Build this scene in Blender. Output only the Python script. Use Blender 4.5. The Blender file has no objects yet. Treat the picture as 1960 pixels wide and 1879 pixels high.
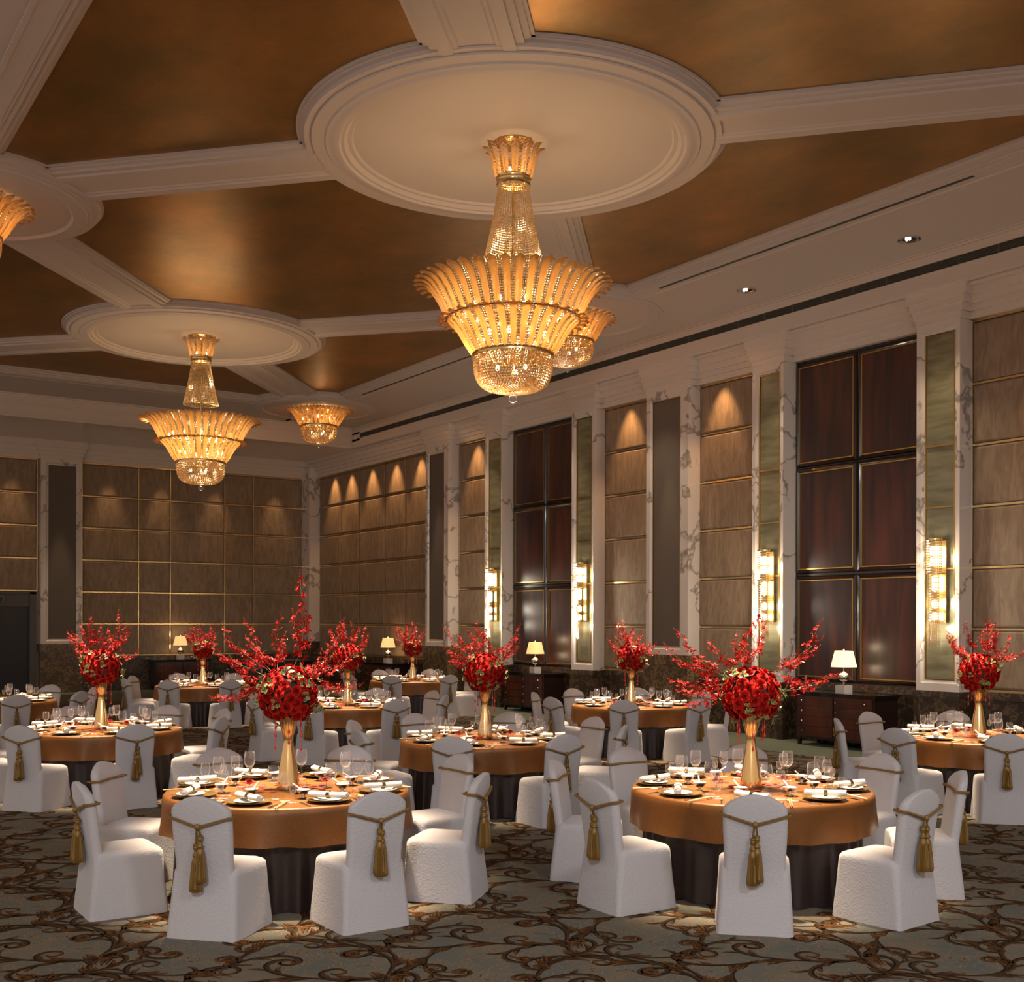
import bpy, math, random
from math import sin, cos, pi, radians, sqrt, atan2, hypot
from mathutils import Vector, Matrix, Euler
S = bpy.context.scene
COL = S.collection
rnd = random.Random(7)

# ------------------------------------------------------------------ camera
F, H, YAW = 2201.0, 2.1, radians(34.1)
cam = bpy.data.cameras.new('camera'); co = bpy.data.objects.new('camera', cam); COL.objects.link(co)
cam.sensor_fit = 'HORIZONTAL'; cam.sensor_width = 36.0; cam.lens = F / 1960 * 36
cam.shift_y = 0.1275; cam.clip_start = .05; cam.clip_end = 200
co.matrix_world = Matrix.Translation((0, 0, H)) @ Matrix.Rotation(-YAW, 4, 'Z') @ Matrix.Rotation(pi/2, 4, 'X') @ Matrix.Rotation(.00253, 4, 'Z')
S.camera = co
def proj(p):
    dx, dy, dz = p[0], p[1], p[2]-H
    d = dx*sin(YAW)+dy*cos(YAW)
    if d < .1: return (1e6, 1e6)
    return (980+F*(dx*cos(YAW)-dy*sin(YAW))/d, 1189-F*dz/d)
def inview(p, m=60):
    x, y = proj(p); return -m < x < 1960+m and -m < y < 1879+m

# ------------------------------------------------------------------ light and exposure
S.view_settings.view_transform = 'Standard'; S.view_settings.look = 'None'
S.view_settings.exposure = 0.0; S.view_settings.gamma = 1.0; S.view_settings.use_curve_mapping = False
w = bpy.data.worlds.new('world'); S.world = w; w.use_nodes = True
w.node_tree.nodes['Background'].inputs[0].default_value = (1.0, .80, .67, 1)
w.node_tree.nodes['Background'].inputs[1].default_value = .64
S.cycles.max_bounces = 8; S.cycles.diffuse_bounces = 3; S.cycles.glossy_bounces = 3
S.cycles.transmission_bounces = 4; S.cycles.transparent_max_bounces = 24
S.cycles.caustics_reflective = False; S.cycles.caustics_refractive = False
S.cycles.sample_clamp_indirect = 4.0
def aim(o, d): o.rotation_euler = Vector(d).to_track_quat('-Z', 'Y').to_euler()
def spot(loc, to, power, ang, col, blend=.5, rad=.1, nm='fill_spot'):
    l = bpy.data.lights.new(nm, 'SPOT'); l.energy = power; l.spot_size = radians(ang); l.spot_blend = blend
    l.color = col; l.shadow_soft_size = rad
    o = bpy.data.objects.new(nm, l); COL.objects.link(o); o.location = loc
    aim(o, Vector(to)-Vector(loc)); return o
def point(loc, power, col, rad=.05, nm='bulb_lamp'):
    l = bpy.data.lights.new(nm, 'POINT'); l.energy = power; l.color = col; l.shadow_soft_size = rad
    o = bpy.data.objects.new(nm, l); COL.objects.link(o); o.location = loc; return o
WARM = (1, .74, .48); COOL = (.82, .89, 1.0); WHITE = (1, .86, .68)
# unseen cool fill spots added behind the camera to brighten the chair backs
spot((-4.0, -3.5, 7.0), (5.5, 8.0, .3), 2100, 62, COOL, .6, .7)
spot((3.5, -4.5, 7.3), (8.5, 8.0, .3), 1100, 62, COOL, .6, .7)
# warm ceiling spots aimed at each table, fixtures unseen
TC = {1: (3.64, 8.53), 2: (6.78, 6.58), 3: (3.75, 14.55), 4: (7.08, 11.0), 5: (8.09, 16.6),
      6: (11.97, 14.25), 7: (12.1, 8.1), 8: (8.05, 23.3), 9: (12.75, 22.85), 10: (3.6, 20.6)}
for k, (x, y) in TC.items():
    for dx, dy, pw, an in ((1.1, 1.3, 2.3, 20), (-1.5, .9, 1.5, 21)): spot((x+dx, y+dy, 7.80), (x, y, .77), (6200 if k not in (8, 9, 10) else 4400)*pw, an, (1, .77, .54), 1.0, .20, 'table_spot')

# ------------------------------------------------------------------ materials
def newmat(nm):
    m = bpy.data.materials.new(nm); m.use_nodes = True
    nt = m.node_tree; b = nt.nodes['Principled BSDF']; return m, nt, b
def N(nt, t, **kw):
    n = nt.nodes.new(t)
    for k, v in kw.items():
        if k in n.inputs: n.inputs[k].default_value = v
        else: setattr(n, k, v)
    return n
def L(nt, a, b): nt.links.new(a, b)
def mat(nm, c, rough=.5, metal=0, spec=.5, noise=None, bump=None, sheen=0, coat=0):
    """noise=(scale, second colour, detail, stretch); bump=(scale, strength, distance)"""
    m, nt, b = newmat(nm)
    b.inputs['Base Color'].default_value = (*c, 1); b.inputs['Roughness'].default_value = rough
    b.inputs['Metallic'].default_value = metal; b.inputs['Specular IOR Level'].default_value = spec
    b.inputs['Sheen Weight'].default_value = sheen; b.inputs['Coat Weight'].default_value = coat
    if noise or bump: tc = N(nt, 'ShaderNodeTexCoord')
    if noise:
        sc, c2 = noise[0], noise[1]
        mp = N(nt, 'ShaderNodeMapping'); L(nt, tc.outputs['Object'], mp.inputs[0])
        if len(noise) > 3: mp.inputs['Scale'].default_value = noise[3]
        n = N(nt, 'ShaderNodeTexNoise', Scale=sc, Detail=noise[2] if len(noise) > 2 else 3); L(nt, mp.outputs[0], n.inputs['Vector'])
        r = N(nt, 'ShaderNodeValToRGB'); r.color_ramp.elements[0].position = .35; r.color_ramp.elements[1].position = .65
        r.color_ramp.elements[0].color = (*c, 1); r.color_ramp.elements[1].color = (*c2, 1)
        L(nt, n.outputs['Fac'], r.inputs[0]); L(nt, r.outputs[0], b.inputs['Base Color'])
    if bump:
        n = N(nt, 'ShaderNodeTexNoise', Scale=bump[0], Detail=3); L(nt, tc.outputs['Object'], n.inputs['Vector'])
        bp = N(nt, 'ShaderNodeBump', Strength=bump[1], Distance=bump[2]); L(nt, n.outputs['Fac'], bp.inputs['Height'])
        L(nt, bp.outputs[0], b.inputs['Normal'])
    return m
def emit(nm, c, s, glow=None):
    m, nt, b = newmat(nm); b.inputs['Base Color'].default_value = (*c, 1)
    b.inputs['Emission Color'].default_value = (*c, 1); b.inputs['Emission Strength'].default_value = s
    b.inputs['Roughness'].default_value = .4; return m
def marble(nm, base, vein, sc, rough=.25, thin=.06, alt=None):
    m, nt, b = newmat(nm); tc = N(nt, 'ShaderNodeTexCoord')
    n0 = N(nt, 'ShaderNodeTexNoise', Scale=sc*.8, Detail=5); L(nt, tc.outputs['Object'], n0.inputs['Vector'])
    mx = N(nt, 'ShaderNodeMix', data_type='VECTOR'); mx.inputs[0].default_value = .55
    L(nt, tc.outputs['Object'], mx.inputs[4]); L(nt, n0.outputs['Color'], mx.inputs[5])
    n1 = N(nt, 'ShaderNodeTexNoise', Scale=sc, Detail=4, Roughness=.55); L(nt, mx.outputs[1], n1.inputs['Vector'])
    r = N(nt, 'ShaderNodeValToRGB'); e = r.color_ramp.elements
    e[0].position = .5-thin; e[0].color = (*base, 1); e[1].position = .5; e[1].color = (*vein, 1)
    x = e.new(.5+thin*.55); x.color = (*(alt or base), 1)
    L(nt, n1.outputs['Fac'], r.inputs[0]); L(nt, r.outputs[0], b.inputs['Base Color'])
    b.inputs['Roughness'].default_value = rough; return m
M = {}
M['paint'] = mat('white_paint', (.66, .57, .50), .45, bump=(3, .02, .01))
M['ceil'] = mat('ceiling_paint', (.62, .54, .495), .6)
M['fascia'] = mat('cornice_paint', (.72, .625, .55), .2)
def goldleaf():
    m, nt, b = newmat('gold_leaf'); tc = N(nt, 'ShaderNodeTexCoord')
    mp = N(nt, 'ShaderNodeMapping'); mp.inputs['Scale'].default_value = (1, .7, 1); L(nt, tc.outputs['Object'], mp.inputs[0])
    n = N(nt, 'ShaderNodeTexNoise', Scale=.8, Detail=8, Roughness=.68); L(nt, mp.outputs[0], n.inputs['Vector'])
    r = N(nt, 'ShaderNodeValToRGB'); e = r.color_ramp.elements
    e[0].position = .34; e[0].color = (.20, .122, .033, 1); e[1].position = .70; e[1].color = (.43, .205, .055, 1)
    L(nt, n.outputs['Fac'], r.inputs[0]); L(nt, r.outputs[0], b.inputs['Base Color'])
    b.inputs['Metallic'].default_value = .62; b.inputs['Roughness'].default_value = .38
    n2 = N(nt, 'ShaderNodeTexNoise', Scale=9, Detail=5); L(nt, tc.outputs['Object'], n2.inputs['Vector'])
    bp = N(nt, 'ShaderNodeBump', Strength=.12, Distance=.02); L(nt, n2.outputs['Fac'], bp.inputs['Height']); L(nt, bp.outputs[0], b.inputs['Normal'])
    return m
M['goldleaf'] = goldleaf()
def wallpaper():
    m, nt, b = newmat('tree_wallpaper'); tc = N(nt, 'ShaderNodeTexCoord')
    mp = N(nt, 'ShaderNodeMapping'); mp.inputs['Scale'].default_value = (5.5, 5.5, 1.6); L(nt, tc.outputs['Object'], mp.inputs[0])
    n = N(nt, 'ShaderNodeTexNoise', Scale=1.2, Detail=2, Distortion=1.6); L(nt, mp.outputs[0], n.inputs['Vector'])
    v = N(nt, 'ShaderNodeTexVoronoi', Scale=1.3); L(nt, mp.outputs[0], v.inputs['Vector'])
    mp2 = N(nt, 'ShaderNodeMapping'); mp2.inputs['Scale'].default_value = (60, 60, 1.2); L(nt, tc.outputs['Object'], mp2.inputs[0])
    n3 = N(nt, 'ShaderNodeTexNoise', Scale=1, Detail=2); L(nt, mp2.outputs[0], n3.inputs['Vector'])
    a = N(nt, 'ShaderNodeMath', operation='ADD'); L(nt, n.outputs['Fac'], a.inputs[0])
    sb = N(nt, 'ShaderNodeMath', operation='MULTIPLY_ADD'); L(nt, v.outputs['Distance'], sb.inputs[0]); sb.inputs[1].default_value = .25; sb.inputs[2].default_value = -.12
    L(nt, sb.outputs[0], a.inputs[1])
    a2 = N(nt, 'ShaderNodeMath', operation='MULTIPLY_ADD'); L(nt, n3.outputs['Fac'], a2.inputs[0]); a2.inputs[1].default_value = .30; L(nt, a.outputs[0], a2.inputs[2])
    r = N(nt, 'ShaderNodeValToRGB'); e = r.color_ramp.elements
    e[0].position = .50; e[0].color = (.245, .170, .108, 1); e[1].position = .82; e[1].color = (.34, .243, .160, 1)
    L(nt, a2.outputs[0], r.inputs[0]); L(nt, r.outputs[0], b.inputs['Base Color'])
    b.inputs['Roughness'].default_value = .55; b.inputs['Specular IOR Level'].default_value = .35
    return m
M['wallpaper'] = wallpaper()
M['brass'] = mat('polished_brass', (.72, .50, .22), .22, 1)
M['gilt'] = mat('gilt_line', (.55, .34, .10), .3, 1)
M['wmarble'] = marble('white_marble', (.74, .655, .58), (.30, .26, .22), 1.25, .22, .022)
M['bmarble'] = marble('brown_marble', (.045, .030, .020), (.15, .095, .05), 5.0, .22, .07)
M['lit_bmarble'] = marble('lit_brown_marble', (.10, .062, .032), (.30, .19, .09), 5.5, .25, .07)  # the brown marble again, with light on the plinths painted in as paler tones
M['onyx'] = mat('green_onyx', (.185, .165, .085), .2, noise=(1.4, (.29, .275, .17), 6, (1.2, 1.2, 6)))
M['felt'] = mat('grey_felt', (.155, .125, .10), .8, spec=.2, bump=(400, .2, .002))
def mahogany():
    m, nt, b = newmat('mahogany'); tc = N(nt, 'ShaderNodeTexCoord')
    mp = N(nt, 'ShaderNodeMapping'); mp.inputs['Scale'].default_value = (2.6, 2.6, .34); L(nt, tc.outputs['Object'], mp.inputs[0])
    n = N(nt, 'ShaderNodeTexNoise', Scale=1.3, Detail=6, Distortion=.8); L(nt, mp.outputs[0], n.inputs['Vector'])
    r = N(nt, 'ShaderNodeValToRGB'); e = r.color_ramp.elements
    e[0].position = .38; e[0].color = (.020, .008, .007, 1); e[1].position = .74; e[1].color = (.105, .024, .013, 1)
    L(nt, n.outputs['Fac'], r.inputs[0]); L(nt, r.outputs[0], b.inputs['Base Color'])
    b.inputs['Roughness'].default_value = .36; b.inputs['Coat Weight'].default_value = .15; b.inputs['Coat Roughness'].default_value = .3; return m
M['mahogany'] = mahogany()
M['darkwood'] = mat('dark_wood', (.022, .010, .008), .25, coat=.3)
M['cabwood'] = mat('cabinet_veneer', (.050, .013, .009), .25, noise=(3, (.125, .027, .013), 4, (1, 1, .4)), coat=.3)
M['ebony'] = mat('black_lacquer', (.008, .007, .006), .12, coat=.6)
M['grille'] = mat('dark_grille', (.035, .045, .042), .5)
M['slat'] = mat('grille_slat', (.13, .12, .10), .45)
M['door_dark'] = mat('dark_doorway', (.012, .012, .013), .35)
M['frame_dark'] = mat('dark_door_frame', (.085, .072, .062), .35)
M['cover'] = mat('plush_white_cover', (.56, .52, .505), .75, spec=.25, sheen=.35, bump=(70, .38, .012))
M['rope'] = mat('gold_rope', (.28, .155, .038), .45, .25, bump=(500, .3, .002))
M['tassel'] = mat('gold_tassel', (.25, .135, .030), .42, .3, bump=(300, .3, .003))
M['cloth'] = mat('copper_satin', (.155, .058, .0125), .42, .2, spec=.3, noise=(160, (.205, .079, .018), 2), bump=(120, .10, .004))
M['skirt'] = mat('brown_skirt', (.030, .016, .012), .42, sheen=.1)
M['vase'] = mat('brushed_gold', (.88, .58, .25), .20, 1)
M['rose'] = mat('rose_red', (.29, .006, .004), .55, spec=.12, noise=(14, (.40, .011, .006), 2))
M['orchid'] = mat('orchid_red', (.29, .008, .005), .6, spec=.08)
M['orchidp'] = mat('orchid_pale', (.45, .16, .17), .4)
M['stem'] = mat('stem', (.10, .07, .03), .6)
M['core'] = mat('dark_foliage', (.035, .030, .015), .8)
M['leaf'] = mat('leaf_green', (.07, .12, .025), .4)
M['cream'] = mat('leaf_cream', (.36, .36, .18), .4)
M['petal'] = mat('petal_red', (.26, .005, .006), .5)
M['silver'] = mat('silver', (.75, .73, .70), .14, 1)
M['chrome'] = mat('chrome', (.72, .72, .72), .05, 1)
M['charger'] = mat('bronze_charger', (.34, .22, .08), .25, .75)
M['china'] = mat('white_china', (.80, .77, .70), .15)
M['napkin'] = mat('ivory_napkin', (.82, .73, .62), .75, bump=(60, .1, .004))
M['ring'] = mat('napkin_ring', (.10, .075, .035), .25, .8)
M['bamboo'] = mat('chopstick', (.68, .50, .25), .4)
M['redglass'] = mat('red_glass', (.55, .012, .010), .08, spec=.9)
M['plinthw'] = mat('lamp_block', (.72, .66, .60), .4)
M['steel'] = mat('downlight_steel', (.8, .78, .74), .1, 1)
M['bulb'] = emit('lamp_bulb', (1, .72, .38), 14)
M['dlbulb'] = emit('downlight_bulb', (1, .9, .75), 6)
def glass(nm, tint=(1, 1, 1), refl=.16):
    m = bpy.data.materials.new(nm); m.use_nodes = True; nt = m.node_tree; nt.nodes.clear()
    o = N(nt, 'ShaderNodeOutputMaterial'); t = N(nt, 'ShaderNodeBsdfTransparent'); t.inputs[0].default_value = (*tint, 1)
    g = N(nt, 'ShaderNodeBsdfGlossy'); g.inputs['Roughness'].default_value = .045; g.inputs[0].default_value = (1, 1, 1, 1)
    lw = N(nt, 'ShaderNodeLayerWeight', Blend=.5); pw = N(nt, 'ShaderNodeMath', operation='POWER'); pw.inputs[1].default_value = 3.0; L(nt, lw.outputs['Facing'], pw.inputs[0]); mp = N(nt, 'ShaderNodeMath', operation='MULTIPLY_ADD'); mp.use_clamp = True
    L(nt, pw.outputs[0], mp.inputs[0]); mp.inputs[1].default_value = .75; mp.inputs[2].default_value = refl*.15
    glint = N(nt, 'ShaderNodeBsdfDiffuse'); glint.inputs[0].default_value = (.9, .9, .9, 1); mg = N(nt, 'ShaderNodeMixShader'); mg.inputs[0].default_value = .30; L(nt, g.outputs[0], mg.inputs[1]); L(nt, glint.outputs[0], mg.inputs[2])  # white diffuse share paints glints into the glass edges
    mx = N(nt, 'ShaderNodeMixShader'); L(nt, mp.outputs[0], mx.inputs[0]); L(nt, t.outputs[0], mx.inputs[1]); L(nt, mg.outputs[0], mx.inputs[2])
    L(nt, mx.outputs[0], o.inputs[0]); return m
M['glass'] = glass('clear_glass', (1, 1, 1), .3)
def lit_glass(nm, trans, glos, tp, tr=.6, emis=0):
    """amber moulded glass: light passes through it, part of it straight"""
    m = bpy.data.materials.new(nm); m.use_nodes = True; nt = m.node_tree; nt.nodes.clear()
    o = N(nt, 'ShaderNodeOutputMaterial'); a = N(nt, 'ShaderNodeBsdfTranslucent'); a.inputs[0].default_value = (*trans, 1)
    g = N(nt, 'ShaderNodeBsdfGlossy'); g.inputs['Roughness'].default_value = .12; g.inputs[0].default_value = (*glos, 1)
    t = N(nt, 'ShaderNodeBsdfTransparent'); t.inputs[0].default_value = (1, .80, .5, 1)
    m1 = N(nt, 'ShaderNodeMixShader'); m1.inputs[0].default_value = 1-tr; L(nt, a.outputs[0], m1.inputs[1]); L(nt, g.outputs[0], m1.inputs[2])
    m2 = N(nt, 'ShaderNodeMixShader'); m2.inputs[0].default_value = tp; L(nt, m1.outputs[0], m2.inputs[1]); L(nt, t.outputs[0], m2.inputs[2])
    L(nt, m2.outputs[0], o.inputs[0]); return m
M['amber'] = lit_glass('amber_leaf_glass', (.95, .66, .34), (1, .85, .6), .18, .72)
M['crystal'] = lit_glass('crystal_bead', (1, .80, .55), (1, .95, .85), .12, .45)
M['crystal_warm'] = lit_glass('warm_crystal_bead', (.75, .45, .20), (1, .9, .75), .05, .75)
M['sconce'] = emit('lit_sconce_crystal', (1, .74, .42), .75)
M['sconce2'] = emit('lit_sconce_tube', (1, .80, .50), 9)
M['shade'] = emit('lit_lamp_shade', (1, .60, .22), .9)
M['shadew'] = emit('lit_lamp_shade_bright', (1, .80, .45), 1.25)

# ------------------------------------------------------------------ mesh builder
class MB:
    def __init__(s): s.v = []; s.f = []; s.m = []
    def add(s, vs, fs, mi=0):
        o = len(s.v); s.v += [tuple(p) for p in vs]
        s.f += [tuple(i+o for i in q) for q in fs]; s.m += [mi]*len(fs)
    def box(s, x0, x1, y0, y1, z0, z1, mi=0):
        s.add([(x0,y0,z0),(x1,y0,z0),(x1,y1,z0),(x0,y1,z0),(x0,y0,z1),(x1,y0,z1),(x1,y1,z1),(x0,y1,z1)],
              [(0,3,2,1),(4,5,6,7),(0,1,5,4),(1,2,6,5),(2,3,7,6),(3,0,4,7)], mi)
    def loft(s, rings, cap0=True, cap1=True, mi=0, close=True):
        n = len(rings[0]); vs = [p for r in rings for p in r]; fs = []
        for i in range(len(rings)-1):
            for j in range(n if close else n-1):
                k = (j+1) % n; fs.append((i*n+j, i*n+k, (i+1)*n+k, (i+1)*n+j))
        if cap0: fs.append(tuple(range(n-1, -1, -1)))
        if cap1: fs.append(tuple((len(rings)-1)*n+j for j in range(n)))
        s.add(vs, fs, mi)
    def lathe(s, prof, n=24, mi=0, c=(0, 0, 0), cap0=False, cap1=False, rip=None):
        rings = []
        for (r, z) in prof:
            rings.append([(c[0]+(r*(1+(rip(j/n*2*pi, z) if rip else 0)))*cos(j/n*2*pi), c[1]+(r*(1+(rip(j/n*2*pi, z) if rip else 0)))*sin(j/n*2*pi), c[2]+z) for j in range(n)])
        s.loft(rings, cap0, cap1, mi)
    def tube(s, pts, r, n=6, mi=0, cap=True):
        pts = [Vector(p) for p in pts]; rings = []; up = Vector((0, 0, 1))
        for i, p in enumerate(pts):
            t = (pts[min(i+1, len(pts)-1)]-pts[max(i-1, 0)])
            if t.length < 1e-9: t = Vector((0, 0, 1))
            t.normalize(); a = t.cross(up)
            if a.length < .05: a = t.cross(Vector((1, 0, 0)))
            a.normalize(); b = t.cross(a); rr = r(i/(len(pts)-1)) if callable(r) else r
            rings.append([tuple(p+a*rr*cos(k/n*2*pi)+b*rr*sin(k/n*2*pi)) for k in range(n)])
        s.loft(rings, cap, cap, mi)
    def ico(s, c, r, mi=0):
        s.add([(c[0]+x*r, c[1]+y*r, c[2]+z*r) for x, y, z in ICO_V], ICO_F, mi)
    def octa(s, c, r, mi=0):
        x, y, z = c
        s.add([(x+r,y,z),(x,y+r,z),(x-r,y,z),(x,y-r,z),(x,y,z+r),(x,y,z-r)], [(0,1,4),(1,2,4),(2,3,4),(3,0,4),(1,0,5),(2,1,5),(3,2,5),(0,3,5)], mi)
    def sphere(s, c, r, n=16, mi=0, sz=1):
        k = max(4, n//2)
        s.lathe([(max(r*sin(pi*i/k), 1e-4), -r*sz*cos(pi*i/k)) for i in range(k+1)], n, mi, c)
    def mesh(s, nm, mats, smooth=True, ang=38):
        me = bpy.data.meshes.new(nm); me.from_pydata(s.v, [], s.f)
        for q in mats if isinstance(mats, (list, tuple)) else [mats]: me.materials.append(M[q])
        if len(set(s.m)) > 1: me.polygons.foreach_set('material_index', s.m)
        me.update()
        if smooth:
            me.polygons.foreach_set('use_smooth', [True]*len(me.polygons)); me.set_sharp_from_angle(angle=radians(ang))
        return me
    def obj(s, nm, mats, parent=None, smooth=True, ang=38): return link(nm, s.mesh(nm, mats, smooth, ang), parent)
t_ = (1+sqrt(5))/2
ICO_V = [Vector(v).normalized() for v in [(-1,t_,0),(1,t_,0),(-1,-t_,0),(1,-t_,0),(0,-1,t_),(0,1,t_),(0,-1,-t_),(0,1,-t_),(t_,0,-1),(t_,0,1),(-t_,0,-1),(-t_,0,1)]]
ICO_F = [(0,11,5),(0,5,1),(0,1,7),(0,7,10),(0,10,11),(1,5,9),(5,11,4),(11,10,2),(10,7,6),(7,1,8),(3,9,4),(3,4,2),(3,2,6),(3,6,8),(3,8,9),(4,9,5),(2,4,11),(6,2,10),(8,6,7),(9,8,1)]
def link(nm, data, parent=None):
    o = bpy.data.objects.new(nm, data); COL.objects.link(o)
    if parent: o.parent = parent
    return o
def tag(o, label, cat, group=None, kind=None):
    o['label'] = label; o['category'] = cat
    if group: o['group'] = group
    if kind: o['kind'] = kind
    return o
def thing(nm, loc, rz, label, cat, group=None):
    o = link(nm, None); o.location = loc; o.rotation_euler = (0, 0, rz); o.empty_display_size = .1
    return tag(o, label, cat, group)
def struct(o, label, cat):
    o['kind'] = 'structure'; o['label'] = label; o['category'] = cat; return o
def copy_tree(o, parent=None, kids=None):
    c = o.copy(); COL.objects.link(c)
    if parent: c.parent = parent
    for ch in o.children: copy_tree(ch, c)
    return c
def rrect(hx, y0, y1, z, rad, n=6, zf=None):
    pts = []
    cy = (y0+y1)/2; hy = (y1-y0)/2; rad = min(rad, hx*.98, hy*.98)
    for q, (sx, sy) in enumerate(((1, 1), (-1, 1), (-1, -1), (1, -1))):
        for i in range(n):
            a = q*pi/2+i/(n-1)*pi/2
            x = sx*(hx-rad)+rad*cos(a); y = cy+sy*(hy-rad)+rad*sin(a)
            pts.append((x, y, zf(x, y) if zf else z))
    return pts
TN = {1: 'front-left table', 2: 'front-right table', 3: 'second-row left table', 4: 'second-row middle table', 5: 'third-row middle table',
      6: 'table beside the right wall', 7: 'table at right picture edge', 8: 'back-row left table', 9: 'back-row right table', 10: 'table at left picture edge'}
SN = {-135: 'near', -90: 'near-right', -45: 'right', 0: 'far-right', 45: 'far', 90: 'far-left', 135: 'left', 180: 'near-left'}

# ================================================================== SETTING
XP, XF, YF = 15.95, 15.60, 35.4
CX1, CY1 = 14.0, 31.0     # patterned carpet limits
trim_no = [0]
def trim(mb, mats, label, cat='moulding', smooth=True):
    trim_no[0] += 1
    return struct(mb.obj('trim_%d' % trim_no[0], mats, None, smooth), label, cat)

# ---- floor with woven scroll pattern
def scroll_strokes():
    r = random.Random(5); st = []; T = 2.1     # (points, left width fn, right width fn, colour index, level)
    def stroke(p, w, tip=.25, lvl=0):
        """a woven scroll: dark outline, brown body, rust at the end"""
        st.append((p, lambda t: w(t)+.0035, lambda t: w(t)*.55, 2, .0010+lvl))
        st.append((p, lambda t: w(t)*.25, lambda t: w(t)+.001, 4, .0013+lvl))
        n = len(p); m = int(n*(1-tip))
        if n-m > 3: st.append((p[m:], lambda t: w(1-tip+tip*t)*.75*min(1, t*3), lambda t: w(1-tip+tip*t)*1.0*min(1, t*3), 3, .0016+lvl))
    def walk(x, y, h, ln, k0, k1, n=40, pw=2.0):
        p = []
        for i in range(n+1):
            p.append((x, y)); x += ln/n*cos(h); y += ln/n*sin(h); h += (k0+(k1-k0)*(i/n)**pw)*ln/n
        return p, h
    full = lambda w: (lambda t: w*(.30+.85*sin(pi*min(1, .08+t*.92))**.7))
    comma = lambda w: (lambda t: w*max(.06, sin(pi*(.04+.96*t)**1.5)))
    def vine(f, n):
        p = [f(i/n) for i in range(n+1)]
        stroke(p, lambda t: .021+.006*sin(t*6*pi), .02)
        for q in range(5):
            i = int((q+.35)/5*n); x, y = p[i]; h = atan2(p[i+1][1]-y, p[i+1][0]-x); sg = 1 if q % 2 else -1
            c, hh = walk(x, y, h+sg*.12, r.uniform(1.25, 1.6), sg*1.1, sg*r.uniform(17, 22), 64, 2.6)
            stroke(c, full(.0225), .22, .0008)
            if q % 2:       # blossom in the eye of the scroll
                ex, ey = c[-1]
                for b in range(9):
                    cc, _ = walk(ex, ey, hh+(b-4)*.42, .085, 2*sg, 2*sg, 8); st.append((cc, (lambda t: .012*sin(pi*t)**.6), (lambda t: .012*sin(pi*t)**.6), 3, .0022))
                for b in range(6):
                    cc, _ = walk(ex, ey, hh+(b-2.5)*.55, .05, 0, 0, 5); st.append((cc, (lambda t: .005), (lambda t: .005), 4, .0026))
            for b in range(4):      # leaves springing from the stem
                j = int((.10+.13*b)*64); lx, ly = c[j]; lh = atan2(c[j+1][1]-ly, c[j+1][0]-lx)
                s2 = -sg if b % 2 == 0 else sg; cc, _ = walk(lx, ly, lh+s2*.35, r.uniform(.20, .36), s2*1.0, s2*r.uniform(6, 13), 20, 1.6); stroke(cc, comma(.022), .45, .0004)
            for b in range(3):      # fan of long leaves on the stem's other side
                cc, _ = walk(x, y, h-sg*(.10+.13*b), r.uniform(.30, .50)*(1-.09*b), -sg*.4, -sg*r.uniform(3, 6), 20, 2.2); stroke(cc, comma(.018), .4, .0002)
    vine(lambda t: (t*T, .45+.30*sin(2*pi*t)), 120)
    vine(lambda t: (T-t*T, 1.45+.26*sin(2*pi*t+1.1)), 120)
    vine(lambda t: (1.0+.28*sin(2*pi*t+2.3), t*T), 120)
    for q in range(250):            # fine tan curls of the ground
        sg = r.choice((1, -1)); p, _ = walk(r.uniform(0, T), r.uniform(0, T), r.uniform(0, 6.3), r.uniform(.14, .34), sg*r.uniform(2, 6), sg*r.uniform(12, 34), 14, 1.3)
        st.append((p, (lambda t: .0046), (lambda t: .0046), 5, .0006))
    k = .63
    st = [([(x*k, y*k) for x, y in p], (lambda t, f=a: f(t)*.68), (lambda t, f=b: f(t)*.68), m, z) for p, a, b, m, z in st]
    return st, T*k
def build_floor():
    mb = MB()
    mb.add([(-6, -3, 0), (CX1, -3, 0), (CX1, CY1, 0), (-6, CY1, 0)], [(0, 1, 2, 3)], 0)
    mb.add([(CX1, -3, 0), (16.3, -3, 0), (16.3, 36, 0), (CX1, 36, 0)], [(0, 1, 2, 3)], 1)
    mb.add([(-6, CY1, 0), (CX1, CY1, 0), (CX1, 36, 0), (-6, 36, 0)], [(0, 1, 2, 3)], 1)
    st, T = scroll_strokes()
    tv, tf, tm = [], [], []
    for pts, wl, wr, mi, z in st:
        n = len(pts); o = len(tv)
        for i, (x, y) in enumerate(pts):
            x2, y2 = pts[min(i+1, n-1)]; x1, y1 = pts[max(i-1, 0)]; d = hypot(x2-x1, y2-y1) or 1
            nx, ny = -(y2-y1)/d, (x2-x1)/d; a, b = wl(i/(n-1)), wr(i/(n-1))
            tv += [(x+nx*a, y+ny*a, z), (x-nx*b, y-ny*b, z)]
            if i: tf.append((o+2*i-2, o+2*i-1, o+2*i+1, o+2*i)); tm.append(mi)
    for a in range(-1, 12):
        for b in range(3, 25):
            x0, y0 = a*T, b*T
            if not any(inview((x0+u*T, y0+v*T, 0), 250) for u in (0, .5, 1) for v in (0, .5, 1)): continue
            o = len(mb.v); mb.v += [(x+x0, y+y0, z) for x, y, z in tv]
            for q, mi in zip(tf, tm):
                if max(tv[i][0] for i in q)+x0 < CX1 and max(tv[i][1] for i in q)+y0 < CY1:
                    mb.f.append(tuple(i+o for i in q)); mb.m.append(mi)
    return struct(mb.obj('floor', ['carpet', 'carpet_edge', 'c_dark', 'c_rust', 'c_brown', 'c_tan'], None, False), 'patterned carpet, blue-grey with brown scrolls and plain pale border', 'floor')
M['carpet'] = mat('carpet_ground', (.158, .166, .140), .95, spec=.1, noise=(2.2, (.225, .192, .135), 6), bump=(420, .5, .004))
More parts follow.
